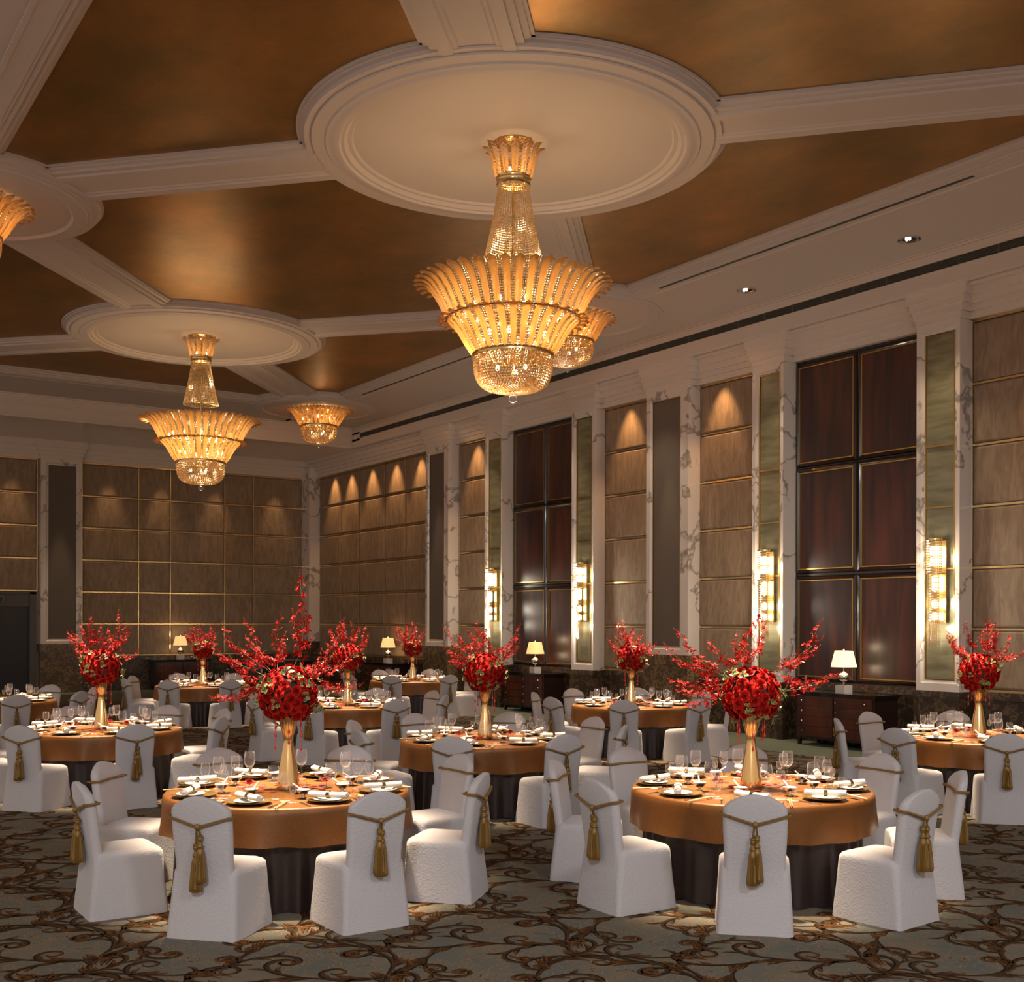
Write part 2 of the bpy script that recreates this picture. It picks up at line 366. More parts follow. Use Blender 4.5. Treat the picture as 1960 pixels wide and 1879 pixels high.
M['carpet_edge'] = mat('carpet_border', (.17, .19, .135), .9, spec=.15, bump=(300, .3, .003))
M['c_dark'] = mat('carpet_dark_scroll', (.030, .016, .008), .95, spec=.1)
M['c_rust'] = mat('carpet_rust_scroll', (.17, .068, .018), .95, spec=.1)
M['c_brown'] = mat('carpet_brown_scroll', (.070, .037, .016), .95, spec=.1, noise=(8, (.10, .050, .018), 3))
M['c_tan'] = mat('carpet_tan_line', (.36, .235, .125), .95, spec=.1)
build_floor()

# ---- ceiling
ZG, ZC = 8.03, 7.90
AX, BX, LX = 7.95, 13.22, 2.60
AY = [.1, 11.75, 23.4]; BY = [5.9, 17.5, 29.1]
mb = MB(); mb.add([(2.0, -3, ZG), (13.3, -3, ZG), (13.3, 29.3, ZG), (2.0, 29.3, ZG)], [(3, 2, 1, 0)])
struct(mb.obj('ceiling', 'goldleaf', None, False), 'gold-leaf ceiling coffers between white beams', 'ceiling')
def sweep(mb, prof, p0, p1, flip=False):
    """profile of (s, z) swept along the straight line p0-p1; s runs to the right"""
    d = Vector((p1[0]-p0[0], p1[1]-p0[1])); d.normalize(); n = Vector((d.y, -d.x))
    a = [(p0[0]+n.x*s, p0[1]+n.y*s, z) for s, z in prof]; b = [(p1[0]+n.x*s, p1[1]+n.y*s, z) for s, z in prof]
    k = len(prof); mb.add(a+b, [(i, i+1, k+i+1, k+i) for i in range(k-1)])
half = [(.60, ZG+.05), (.60, 8.0), (.56, 8.0), (.56, 7.985), (.49, 7.975), (.49, 7.945), (.40, 7.945), (.40, 7.915), (.26, 7.915), (.24, 7.93), (.20, 7.93), (.18, 7.945), (.15, 7.945)]
beam_prof = half+[(-s, z) for s, z in reversed(half)]
k = 0
for ai, ay in enumerate(AY):
    for bx, byi in ((BX, ai-1), (BX, ai), (LX, ai-1), (LX, ai)):
        if byi < 0: continue
        u = Vector((bx-AX, BY[byi]-ay)).normalized()
        mb = MB(); sweep(mb, beam_prof, (AX+u.x*2.12, ay+u.y*2.12), (bx-u.x*1.45, BY[byi]-u.y*1.45))
        trim(mb, 'ceil', 'white moulded diagonal ceiling beam, %s of the %s chandelier' % (('far right', 'near right', 'far left', 'near left')[(0 if byi == ai else 1)+(0 if bx == BX else 2)], ('overhead', 'large front', 'large rear')[ai]), 'ceiling beam', False)
for i, ay in enumerate(AY):
    mb = MB()
    mb.lathe([(2.63, ZG+.05), (2.63, 8.0), (2.59, 8.0), (2.59, 7.98), (2.54, 7.968), (2.54, 7.924), (2.45, 7.924), (2.45, 7.90), (2.30, 7.895), (2.28, 7.875), (2.22, 7.875), (2.20, 7.86), (2.12, 7.86), (2.10, 7.885), (2.06, 7.885), (2.02, 7.93), (1.97, 7.93), (1.95, 7.96), (1e-3, 7.96)], 96, 0, (AX, ay, 0))
    trim(mb, 'ceil', 'round white ceiling rose over the %s chandelier' % ('overhead', 'large front', 'large rear')[i], 'ceiling rose')
for bx, nm in ((BX, 'right'), (LX, 'left')):
    for i, by in enumerate(BY):
        mb = MB()
        mb.lathe([(1.87, ZG+.05), (1.87, 8.0), (1.83, 8.0), (1.83, 7.96), (1.79, 7.945), (1.79, 7.91), (1.73, 7.90), (1.73, 7.885), (1.66, 7.885), (1.64, 7.865), (1.58, 7.865), (1.56, 7.85), (1.46, 7.85), (1.42, 7.885), (1e-3, 7.885)], 80, 0, (bx, by, 0))
        trim(mb, 'ceil', 'round white ceiling rose, %s of the %s-side small ceiling lights' % (('nearest', 'middle', 'farthest')[i], nm), 'ceiling rose')
edge = [(0, ZG+.05), (0, 8.0), (.03, 8.0), (.03, 7.985), (.08, 7.975), (.08, 7.945), (.15, 7.945), (.15, 7.915), (.26, 7.915), (.26, 7.894), (.46, 7.894), (.48, 7.882), (.53, 7.882), (.53, ZC+.002)]
# right edge: s must run towards +x
mb = MB(); sweep(mb, edge, (13.0, -3), (13.0, 29.4)); trim(mb, 'ceil', 'white stepped moulding along right edge of the gold ceiling', smooth=False)
mb = MB(); sweep(mb, [(-s, z) for s, z in edge], (2.82, -3), (2.82, 29.4)); trim(mb, 'ceil', 'white stepped moulding along left edge of the gold ceiling', smooth=False)
mb = MB(); sweep(mb, [(-s, z) for s, z in edge], (2.3, 28.75), (13.5, 28.75)); trim(mb, 'ceil', 'white stepped moulding along far edge of the gold ceiling', smooth=False)
XS, YS = 15.45, 31.45
mb = MB()
mb.box(13.2, XS+.02, -3, YS, ZC, ZC+.4); mb.box(-6, 2.6, -3, YS, ZC, ZC+.4); mb.box(-6, 13.3, 28.95, YS+.02, ZC, ZC+.4)
trim(mb, 'ceil', 'flat white ceiling margin around the gold coffers', 'ceiling', False)
# fascia, grille and soffit
mb = MB()
def fascia_prof(): return [(0, ZC+.05), (0, 7.84), (.03, 7.83), (.03, 7.40), (.06, 7.39), (.06, 7.36), (.10, 7.33)]
mb.box(XS, 16.3, -3, YS+.05, 7.70, 7.95); mb.box(XS, 16.3, -3, YS+.05, 7.33, 7.56); mb.box(XS, 16.3, 30.95, YS+.05, 7.5, 7.75)
mb.box(XS-.03, XS+.1, -3, YS+.02, 7.335, 7.40); mb.box(XS-.06, XS+.1, -3, YS+.02, 7.30, 7.345); mb.box(XS-.02, XS+.1, -3, YS, 7.83, 7.9)
mb.box(XS-.04, XS+.1, -3, YS, 7.87, 7.9)
trim(mb, 'fascia', 'white cornice along top of the right wall', 'cornice', False)
mb = MB(); mb.box(-6, 16.3, YS, 36, 7.33, 7.95); mb.box(-6, XS, YS-.03, YS+.1, 7.335, 7.40); mb.box(-6, XS, YS-.06, YS+.1, 7.30, 7.345); mb.box(-6, XS, YS-.03, YS+.1, 7.82, 7.9); mb.box(-6, XS, YS-.12, YS+.1, 7.87, 7.9)
mb.box(-6, XS, YS-.02, YS+.1, 7.62, 7.66)
trim(mb, 'fascia', 'deep white soffit in front of the far wall', 'soffit', False)
g = thing('air_grille', (XS, 0, 7.63), 0, 'long dark air grille in the cornice above the right wall', 'air vent')
mb = MB(); mb.box(.05, .3, 2, 30.95, -.07, .07); mb.obj('grille_back', 'grille', g, False)
mb = MB()
for i in range(7): mb.box(.0, .05, 2, 30.95, -.066+i*.0205, -.058+i*.0205)
for i in range(44): mb.box(-.002, .03, 2.05+i*.665, 2.062+i*.665, -.07, .07)
mb.obj('grille_slats', 'slat', g, False)
mb = MB(); mb.box(13.28, 13.335, 9.0, 15.1, 7.888, 7.91); tag(mb.obj('air_slot', 'grille', None, False), 'thin dark air slot in moulding right of the front chandelier', 'air vent', 'ceiling air slots')
mb = MB(); mb.box(13.28, 13.335, 20.6, 26.5, 7.888, 7.91); tag(mb.obj('air_slot', 'grille', None, False), 'thin dark air slot in moulding beside the rear small ceiling light', 'air vent', 'ceiling air slots')
for i, (x, y) in enumerate(((14.64, 14.35), (14.72, 11.05))):
    t = thing('downlight', (x, y, ZC), 0, ('round steel ceiling downlight, the one farther from the camera', 'round steel ceiling downlight, the one nearer the right edge')[i], 'downlight', 'ceiling downlights')
    mb = MB(); mb.lathe([(.17, .0), (.17, -.012), (.135, -.014), (.12, -.004), (.10, -.002)], 32); mb.obj('rim', 'steel', t)
    mb = MB(); mb.lathe([(.125, -.003), (.001, -.004)], 24); mb.obj('reflector', 'chrome', t)
    mb = MB(); mb.sphere((-.05, 0, -.012), .025, 10); mb.sphere((-.02, -.03, -.012), .018, 10); mb.obj('bulb', 'dlbulb', t)
for (x, y) in ((14.64, 14.35), (14.72, 11.05), (14.6, 17.6), (14.6, 20.9), (14.6, 24.2), (14.7, 7.7)):
    spot((x, y, 7.8), (x+.15, y, 0), 230, 60, (1, .78, .54), .5, .06, 'downlight_lamp')

# ---- walls
mb = MB(); mb.box(16.0, 16.3, -3, 36, 0, 7.9); struct(mb.obj('wall_right', 'paint', None, False), 'right wall behind panels and pilasters', 'wall')
mb = MB(); mb.box(-6, 16.3, YF+.05, 36, 0, 7.9); struct(mb.obj('wall_far', 'paint', None, False), 'far wall behind panels', 'wall')
ROWS = [1.06, 2.0, 2.95, 3.9, 4.85, 5.80, 6.77]
def panel_bay(cols, side, label, z0=0):
    """padded wallpaper panels with brass strips; cols are the vertical divisions"""
    mb = MB(); br = MB()
    for a, b in zip(cols[:-1], cols[1:]):
        for c, d in zip(ROWS[z0:-1], ROWS[z0+1:]):
            y0, y1, q0, q1 = a+.02, b-.02, c+.03, d-.03
            if side == 'R':
                ring = [[(XP, y0, q0), (XP, y1, q0), (XP, y1, q1), (XP, y0, q1)], [(XP-.03, y0, q0), (XP-.03, y1, q0), (XP-.03, y1, q1), (XP-.03, y0, q1)], [(XP-.045, y0+.03, q0+.03), (XP-.045, y1-.03, q0+.03), (XP-.045, y1-.03, q1-.03), (XP-.045, y0+.03, q1-.03)]]
            else:
                ring = [[(y0, YF, q0), (y1, YF, q0), (y1, YF, q1), (y0, YF, q1)], [(y0, YF-.03, q0), (y1, YF-.03, q0), (y1, YF-.03, q1), (y0, YF-.03, q1)], [(y0+.03, YF-.045, q0+.03), (y1-.03, YF-.045, q0+.03), (y1-.03, YF-.045, q1-.03), (y0+.03, YF-.045, q1-.03)]]
            mb.loft(ring, False, True)
    zz0, zz1 = ROWS[z0], ROWS[-1]
    for y in cols:
        if side == 'R': br.box(XP-.035, XP+.05, y-.013, y+.013, zz0, zz1)
        else: br.box(y-.013, y+.013, YF-.035, YF+.05, zz0, zz1)
    for z in ROWS[z0:]:
        if side == 'R': br.box(XP-.04, XP+.05, cols[0], cols[-1], z-.017, z+.017)
        else: br.box(cols[0], cols[-1], YF-.04, YF+.05, z-.017, z+.017)
    o = trim(mb, 'wallpaper', label, 'wall panelling', False)
    b = br.obj('brass_strip', 'brass', o, False); b['label'] = 'polished brass strips between the panels'
panel_bay([7.9, 9.3, 10.78], 'R', 'tree-patterned panels right of the near sconce pilaster')
panel_bay([15.13, 16.88], 'R', 'tree-patterned panels between front sconce door and front grey inset')
panel_bay([18.11, 19.87], 'R', 'tree-patterned panels just beyond the front grey inset')
panel_bay([24.27, 26.0], 'R', 'tree-patterned panels between farther sconce door and farther grey inset')
panel_bay([27.25, 28.94, 30.21, 31.89, 33.13, 34.78], 'R', 'wide tree-patterned panelling at the far end of right wall')
panel_bay([8.55, 10.21, 11.18, 12.91, 13.87, 15.56], 'F', 'wide tree-patterned panelling across the far wall')
panel_bay([4.4, 5.8, 7.29], 'F', 'tree-patterned panels above the dark doorway', 2)
# entablature between panels and soffit
mb = MB()
mb.box(15.82, 16.3, -3, 36, 6.79, 7.40); mb.box(15.78, 16.3, -3, 36, 6.90, 7.40); mb.box(15.73, 16.3, -3, 36, 7.00, 7.40); mb.box(15.70, 16.3, -3, 36, 7.12, 7.40)
mb.box(15.60, 16.3, -3, 36, 7.25, 7.40)
trim(mb, 'fascia', 'stepped white band over the right wall panels', 'entablature', False)
mb = MB()
mb.box(-6, 16, 35.27, 36, 6.79, 7.40); mb.box(-6, 16, 35.23, 36, 6.90, 7.40); mb.box(-6, 16, 35.18, 36, 7.00, 7.40); mb.box(-6, 16, 35.10, 36, 7.15, 7.40)
trim(mb, 'fascia', 'stepped white band over the far wall panels', 'entablature', False)
# corner pier
mb = MB(); mb.box(15.54, 16.2, 34.76, 36, 1.44, 7.1); trim(mb, 'wmarble', 'white veined marble pier in the far corner', 'pier', False)
mb = MB(); mb.box(15.50, 16.2, 34.72, 36, 0, 1.44); trim(mb, 'bmarble', 'dark marble base of the far corner pier', 'pier base', False)
def capital(y0, y1, label, side='R', x0=XF):
    mb = MB()
    for i, (z0, z1, e) in enumerate(((6.79, 6.90, .02), (6.90, 7.02, .06), (7.02, 7.14, .10), (7.14, 7.34, .15))):
        if side == 'R': mb.box(XF-e*.55, 16.1, y0-e, y1+e, z0, z1)
        else: mb.box(y0-e, y1+e, x0-e*.8, YF+.2, z0, z1)
    trim(mb, 'fascia', label, 'capital', False)
def framed(mb, y0, y1, z0, z1, a0, a1, b0, b1, X, side='R', deep=.10):
    """marble slab with a bevelled opening (a0,a1)x(b0,b1)"""
    def P(y, z, x): return (x, y, z) if side == 'R' else (y, x, z)
    o = [(y0, z0), (y1, z0), (y1, z1), (y0, z1)]; i1 = [(a0-.06, b0-.06), (a1+.06, b0-.06), (a1+.06, b1+.06), (a0-.06, b1+.06)]; i2 = [(a0, b0), (a1, b0), (a1, b1), (a0, b1)]
    back = X+.34
    mb.loft([[P(y, z, back) for y, z in o], [P(y, z, X) for y, z in o], [P(y, z, X) for y, z in i1], [P(y, z, X+.035) for y, z in [(a+.02*(1 if a < (a0+a1)/2 else -1), b+.02*(1 if b < (b0+b1)/2 else -1)) for a, b in i1]], [P(y, z, X+.035) for y, z in i2], [P(y, z, X+deep) for y, z in i2]], False, False)
SY = [(10.78, 11.56), (14.37, 15.13), (19.87, 20.66), (23.49, 24.27)]
PN = ('nearest of the sconce pilasters', 'second sconce pilaster from the right', 'third sconce pilaster from the right', 'farthest of the sconce pilasters')
for i, (y0, y1) in enumerate(SY):
    mb = MB(); framed(mb, y0, y1, 1.03, 6.80, y0+.11, y1-.14, 1.21, 6.62, XF)
    trim(mb, 'wmarble', 'white veined marble, ' + PN[i], 'pilaster', False)
    mb = MB(); a, b = y0+.11, y1-.14
    for c, d in ((1.21, 2.93), (2.95, 3.90), (3.92, 4.86), (4.88, 6.62)): mb.box(XF+.06, XF+.2, a, b, c, d)
    trim(mb, 'onyx', 'green onyx inset in the ' + PN[i], 'inset panel', False)
    mb = MB()
    for c, d in ((a-.004, a+.014), (b-.014, b+.004)): mb.box(XF+.03, XF+.1, c, d, 1.21, 6.62)
    for z in (1.21, 2.94, 3.91, 4.87, 6.62): mb.box(XF+.035, XF+.1, a, b, z-.012, z+.012)
    trim(mb, 'gilt', 'gilt edge of the onyx inset, ' + PN[i], 'moulding', False)
    mb = MB(); mb.box(XF-.03, 16.1, y0-.02, y1+.02, 0, .98); mb.box(XF-.06, 16.1, y0-.05, y1+.05, 0, .16); mb.box(XF-.045, 16.1, y0-.03, y1+.03, .93, 1.03)
    trim(mb, 'bmarble', 'dark marble base of the ' + PN[i], 'pilaster base', False)
    capital(y0, y1, 'white stepped capital on the ' + PN[i])
DY = [(16.85, 18.11), (26.06, 27.25)]
DN = ('front grey-inset pilaster', 'farther grey-inset pilaster')
for i, (y0, y1) in enumerate(DY):
    mb = MB(); framed(mb, y0, y1, 1.44, 6.80, y0+.27, y1-.17, 1.61, 6.60, XF); trim(mb, 'wmarble', 'white veined marble, ' + DN[i], 'pilaster', False)
    mb = MB(); mb.box(XF+.05, XF+.2, y0+.27, y1-.17, 1.61, 6.60); trim(mb, 'felt', 'grey cloth inset in the ' + DN[i], 'inset panel', False)
    mb = MB(); a, b = y0+.27, y1-.17
    for c, d in ((a-.004, a+.01), (b-.01, b+.004)): mb.box(XF+.03, XF+.1, c, d, 1.61, 6.60)
    for z in (1.61, 6.60): mb.box(XF+.03, XF+.1, a, b, z-.01, z+.01)
    trim(mb, 'brass', 'brass edge of the grey inset, ' + DN[i], 'moulding', False)
    mb = MB(); mb.box(XF-.05, 16.1, y0-.04, y1+.02, 0, 1.24); mb.box(XF-.09, 16.1, y0-.07, y1+.05, 1.24, 1.44); mb.box(XF-.08, 16.1, y0-.06, y1+.04, 0, .16)
    trim(mb, 'lit_bmarble', 'brown marble base of the ' + DN[i], 'pilaster base', False)
    capital(y0, y1, 'white stepped capital on the ' + DN[i])
# far-wall pilaster
y0, y1 = 7.36, 8.50; XL = YF-.22
mb = MB(); framed(mb, y0, y1, 1.42, 6.80, y0+.21, y1-.15, 1.56, 6.62, XL, 'F', .07); trim(mb, 'wmarble', 'white veined marble pilaster on the far wall', 'pilaster', False)
mb = MB(); mb.box(y0+.21, y1-.15, XL+.04, XL+.1, 1.56, 6.62); trim(mb, 'felt', 'dark cloth inset in the far wall pilaster', 'inset panel', False)
mb = MB(); mb.box(y0-.02, y1+.02, XL-.05, 36, 0, 1.20); mb.box(y0-.05, y1+.05, XL-.09, 36, 1.20, 1.42); trim(mb, 'lit_bmarble', 'brown marble base of the far wall pilaster', 'pilaster base', False)
capital(y0, y1, 'white stepped capital on the far wall pilaster', 'F', XL)
# dark marble dado
mb = MB(); mb.box(15.90, 16.1, -3, 35, 0, .95); mb.box(15.86, 16.1, -3, 35, .92, 1.04); mb.box(15.84, 16.1, -3, 35, 0, .17)
struct(mb.obj('baseboard_right', 'bmarble', None, False), 'dark brown marble dado along the right wall', 'dado')
mb = MB(); mb.box(8.4, 15.6, 35.3, 36, 0, .95); mb.box(8.4, 15.6, 35.25, 36, .92, 1.04); mb.box(8.4, 15.6, 35.22, 36, 0, .17)
struct(mb.obj('baseboard_far', 'bmarble', None, False), 'dark brown marble dado along the far wall', 'dado')
# panelled wooden doors
def wood_door(n, y0, y1, label):
    d = thing('door_%d' % n, (XP, y0, 0), 0, label, 'door'); d['kind'] = 'structure'
    W = y1-y0; mb = MB(); mb.box(0, .1, 0, W, 1.03, 6.80); mb.obj('door_frame', 'darkwood', d, False)
    cols = [(.14, W/2-.09), (W/2+.09, W-.14)]
    for (a, b) in cols:
        for (c, e) in ((1.14, 2.85), (3.05, 4.78), (4.96, 6.67)):
            mb = MB(); o = [(a-.09, c-.08), (b+.09, c-.08), (b+.09, e+.08), (a-.09, e+.08)]; q = lambda s: [(a+s, c+s), (b-s, c+s), (b-s, e-s), (a+s, e-s)]
            mb.loft([[(0, y, z) for y, z in o], [(-.035, y, z) for y, z in [(p[0]+(.02 if p[0] < (a+b)/2 else -.02), p[1]+(.02 if p[1] < (c+e)/2 else -.02)) for p in o]], [(-.045, y, z) for y, z in q(-.03)], [(-.012, y, z) for y, z in q(0)]], False, False)
            fr = mb.obj('panel_moulding', 'darkwood', d, False)
            mb = MB(); mb.add([(-.010, y, z) for y, z in q(-.005)], [(0, 1, 2, 3)]); mb.obj('wood_panel', 'mahogany', fr, False)
            mb = MB(); s = .0
            mb.box(-.03, 0, a-.008, a+.012, c, e); mb.box(-.03, 0, b-.012, b+.008, c, e); mb.box(-.03, 0, a, b, c-.008, c+.012); mb.box(-.03, 0, a, b, e-.012, e+.008)
            mb.obj('gilt_bead', 'gilt', fr, False)
wood_door(1, 11.56, 14.42, 'tall mahogany panelled door left of the nearest sconce pilaster')
wood_door(2, 20.66, 23.52, 'tall mahogany panelled door farther down the right wall')
# dark doorway at left of the far wall
d = thing('door_3', (5.7, YF, 0), 0, 'dark doorway at left end of the far wall', 'door'); d['kind'] = 'structure'
mb = MB(); mb.box(-1.6, 1.38, .0, .2, 0, 2.5); mb.obj('door_leaf', 'door_dark', d, False)
mb = MB(); mb.box(1.38, 1.56, -.12, .2, 0, 2.92); mb.box(-1.6, 1.56, -.12, .2, 2.86, 2.95); mb.box(-1.6, 1.38, -.06, .2, 2.5, 2.86); mb.obj('door_frame', 'frame_dark', d, False)
mb = MB(); mb.box(-1.6, 1.56, -.13, .1, 2.945, 2.975); mb.obj('brass_strip', 'brass', d, False)
t = thing('door_sign', (6.05, YF-.13, 2.70), 0, 'unlit black box sign over the dark doorway', 'sign')
mb = MB(); mb.box(-.32, .32, -.06, .068, -.09, .09); mb.obj('sign_box', 'ebony', t, False)
mb = MB(); mb.box(-.29, .29, -.065, -.06, -.07, .07); mb.obj('sign_face', 'grille', t, False)
# wall washers
for y in (9.2, 16.2, 19.0, 25.1, 28.05, 29.5, 31.0, 32.4, 33.6):
    spot((15.58, y-.03, 7.12), (15.95, y-.03, 3.9), 230, 56, (1, .55, .23), .8, .04, 'wall_washer')
for x in (5.2, 6.6, 9.3, 10.9, 12.6, 14.6):
    spot((x, 34.85, 7.12), (x, 35.4, 2.9), 120, 42, (1, .62, .30), .9, .04, 'wall_washer')
for y in (17.45, 26.6): spot((15.2, y, 7.2), (15.52, y, .8), 420, 20, WARM, .7, .05, 'wall_washer')
spot((7.9, 34.6, 7.2), (7.9, 35.05, .8), 420, 20, WARM, .7, .05, 'wall_washer')

# ================================================================== CHANDELIERS
def leaf_mesh(nm, prof, wid, curl=.0):
    """moulded glass leaf; prof = list of (r, z), faces the axis; local frame: x radial, y across"""
    mb = MB(); rows = []; n = 44
    for i in range(n):
        t = i/(n-1); k = t*(len(prof)-1); q = min(len(prof)-2, int(k)); f = k-q
        r = prof[q][0]*(1-f)+prof[q+1][0]*f; z = prof[q][1]*(1-f)+prof[q+1][1]*f
        ww = wid*(.62+.38*min(1, t*1.6))*(1 if t < .8 else max(.2, 1-((t-.8)/.2)**2*.85))
        row = []
        for j in range(11):
            s = -1+j/5; rid = .012*max(0, 1-abs(s)*3)+.0030*sin(t*64+abs(s)*4.5)*(1 if abs(s) < .95 else 0)
            row.append((r-abs(s)**2*wid*.20+rid, s*ww/2, z-abs(s)*.02*t))
        rows.append(row)
    th = .006; back = [[(x-th, y, z) for x, y, z in row] for row in rows]
    mb.loft([a+list(reversed(b)) for a, b in zip(rows, back)], True, True)
    return mb.mesh(nm, 'amber', True, 60)
up_prof = [(.80, 5.80), (.84, 5.88), (.88, 5.96), (.92, 6.04), (.965, 6.115), (1.015, 6.185), (1.07, 6.24), (1.125, 6.27), (1.18, 6.275), (1.22, 6.25)]
lo_prof = [(.50, 5.39), (.545, 5.45), (.59, 5.52), (.635, 5.60), (.68, 5.675), (.735, 5.745), (.79, 5.795), (.85, 5.825), (.90, 5.825), (.93, 5.80)]
ca_prof = [(.215, 7.47), (.23, 7.53), (.245, 7.60), (.26, 7.67), (.28, 7.74), (.305, 7.80), (.335, 7.845), (.36, 7.86), (.375, 7.85)]
UPM, LOM, CAM = leaf_mesh('upper_glass_leaf', up_prof, .098), leaf_mesh('lower_glass_leaf', lo_prof, .088), leaf_mesh('crown_glass_leaf', ca_prof, .10)
def strand_mesh(nm, prof, rows, dr, br=.013, n2=2, gap=.028):
    mb = MB(); k = 0
    for i in range(rows):
        t = i/(rows-1)*(len(prof)-1.001); a = int(t); f = t-a
        r = prof[a][0]*(1-f)+prof[a+1][0]*f-dr; z = prof[a][1]*(1-f)+prof[a+1][1]*f
        for j in range(n2): mb.ico((r, (j-(n2-1)/2)*gap, z), br)
    return mb.mesh(nm, 'crystal', False)
UPS = strand_mesh('upper_bead_strand', up_prof[:8], 22, .025)
LOS = strand_mesh('lower_bead_strand', lo_prof[:8], 19, .022)
CAS = strand_mesh('crown_bead_strand', ca_prof[:7], 15, .02, .010, 2, .022)
def basket_mesh():
    mb = MB(); rr = random.Random(4); prof = [(.485, 5.36), (.482, 5.26), (.470, 5.17), (.445, 5.09), (.40, 5.025), (.33, 4.98), (.24, 4.955), (.15, 4.945), (.06, 4.94)]
    ln = [0]
    for a, b in zip(prof[:-1], prof[1:]): ln.append(ln[-1]+hypot(a[0]-b[0], a[1]-b[1]))
    s = 0; row = 0
    while s < ln[-1]-.01:
        i = max(k for k in range(len(ln)-1) if ln[k] <= s); f = (s-ln[i])/(ln[i+1]-ln[i])
        r = prof[i][0]*(1-f)+prof[i+1][0]*f; z = prof[i][1]*(1-f)+prof[i+1][1]*f
        n = max(6, int(2*pi*r/.036))
        for j in range(n):
            a = (j+.5*(row % 2))/n*2*pi; mb.ico((r*cos(a), r*sin(a), z), .0155 if rr.random() < .8 else .012, 0 if rr.random() < .72 else 1)  # darker beads mixed in at random to put sparkle into the colour
        s += .034; row += 1
    return mb.mesh('bead_basket', ['crystal', 'crystal_warm'], False)
BASK = basket_mesh()
def neck_mesh():
    mb = MB(); n = 44
    for i in range(32):
        t = i/31; r = .185+.165*t**1.25; z = 7.46-.88*t
        for j in range(n):
            a = (j+.5*(i % 2)*0)/n*2*pi; mb.octa((r*cos(a), r*sin(a), z), .0135)
        if i > 14:
            for j in range(n): a = (j+.5)/n*2*pi; mb.octa((r*cos(a), r*sin(a), z), .009)
    return mb.mesh('bead_neck', 'crystal', False)
NECK = neck_mesh()
mb = MB(); mb.sphere((0, 0, 4.855), .052, 16); mb.sphere((0, 0, 4.92), .02, 10); FIN = mb.mesh('crystal_ball', 'glass')
def rings_mesh():
    mb = MB(); mb.lathe([(.475, 5.40), (.505, 5.405), (.51, 5.385), (.505, 5.36), (.475, 5.365)], 48); return mb.mesh('basket_ring', 'brass')
RNG = rings_mesh()
mb = MB(); mb.lathe([(.20, 7.49), (.212, 7.48), (.205, 7.465), (.205, 7.445), (.212, 7.44), (.205, 7.425), (.205, 7.40), (.212, 7.395), (.20, 7.375)], 36); COLM = mb.mesh('brass_collar', 'brass')
mb = MB(); mb.lathe([(.81, 5.83), (.825, 5.82), (.81, 5.805), (.795, 5.815), (.81, 5.83)], 56); mb.lathe([(.60, 5.9), (.615, 5.89), (.60, 5.88), (.60, 5.9)], 40); MIDR = mb.mesh('tier_ring', 'brass')
mb = MB()
mb.tube([(0, 0, 8.0), (0, 0, 5.0)], .018, 8); mb.lathe([(.24, 8.0), (.24, 7.975), (.20, 7.955), (.06, 7.94), (.02, 7.90)], 28)
for i in range(6):
    a = i/6*2*pi; mb.tube([(0, 0, 6.0), (.75*cos(a), .75*sin(a), 5.75)], .009, 6); mb.tube([(0, 0, 5.6), (.48*cos(a), .48*sin(a), 5.40)], .009, 6); mb.tube([(0, 0, 6.62), (.34*cos(a), .34*sin(a), 6.6)], .008, 6)
STEM = mb.mesh('chandelier_stem', 'brass')
def part(nm, me, parent, rz=0, dz=0):
    o = link(nm, me, parent); o.rotation_euler = (0, 0, rz); o.location = (0, 0, dz); return o
def bulbs_mesh(lst):
    mb = MB()
    for r, z, n, s in lst:
        for i in range(n):
            a = (i+.37)/n*2*pi; mb.sphere((r*cos(a), r*sin(a), z), s, 8, 0, 1.5)
    return mb.mesh('bulb', 'bulb')
BB, BF = bulbs_mesh([(.62, 5.93, 12, .03), (.42, 5.60, 10, .03), (.20, 5.22, 3, .024), (.12, 7.62, 4, .026)]), bulbs_mesh([(.42, 5.60, 8, .03), (.20, 5.22, 3, .024)])
def lower_part(t, dz, n=32):
    for i in range(n):
        part('glass_leaf', LOM, t, i/n*2*pi, dz); part('bead_strand', LOS, t, (i+.5)/n*2*pi, dz)
    part('bead_basket', BASK, t, 0, dz); part('basket_ring', RNG, t, 0, dz); part('crystal_ball', FIN, t, 0, dz)
AMB = (1, .66, .34)
def chandelier(x, y, label):
    t = thing('chandelier', (x, y, -0.03), 0, label, 'chandelier', 'large crystal chandeliers')
    for i in range(42): part('glass_leaf', UPM, t, i/42*2*pi)
    for i in range(42): part('bead_strand', UPS, t, (i+.5)/42*2*pi)
    lower_part(t, 0)
    for i in range(12):
        part('crown_leaf', CAM, t, i/12*2*pi, .08); part('crown_beads', CAS, t, (i+.5)/12*2*pi, .08)
    part('bead_neck', NECK, t); part('brass_collar', COLM, t, 0, .08); part('tier_ring', MIDR, t); part('chandelier_stem', STEM, t); part('bulb', BB, t)
    for i in range(5):
        a = i/5*2*pi+.6; point((x+.62*cos(a), y+.62*sin(a), 6.0), 10, AMB, .06)
        point((x+.36*cos(a+.6), y+.36*sin(a+.6), 5.66), 9, AMB, .06)
    point((x+.05, y, 5.2), 14, (1, .72, .42), .08); point((x, y, 7.62), 4, AMB, .06); point((x, y, 6.75), 6, AMB, .06)
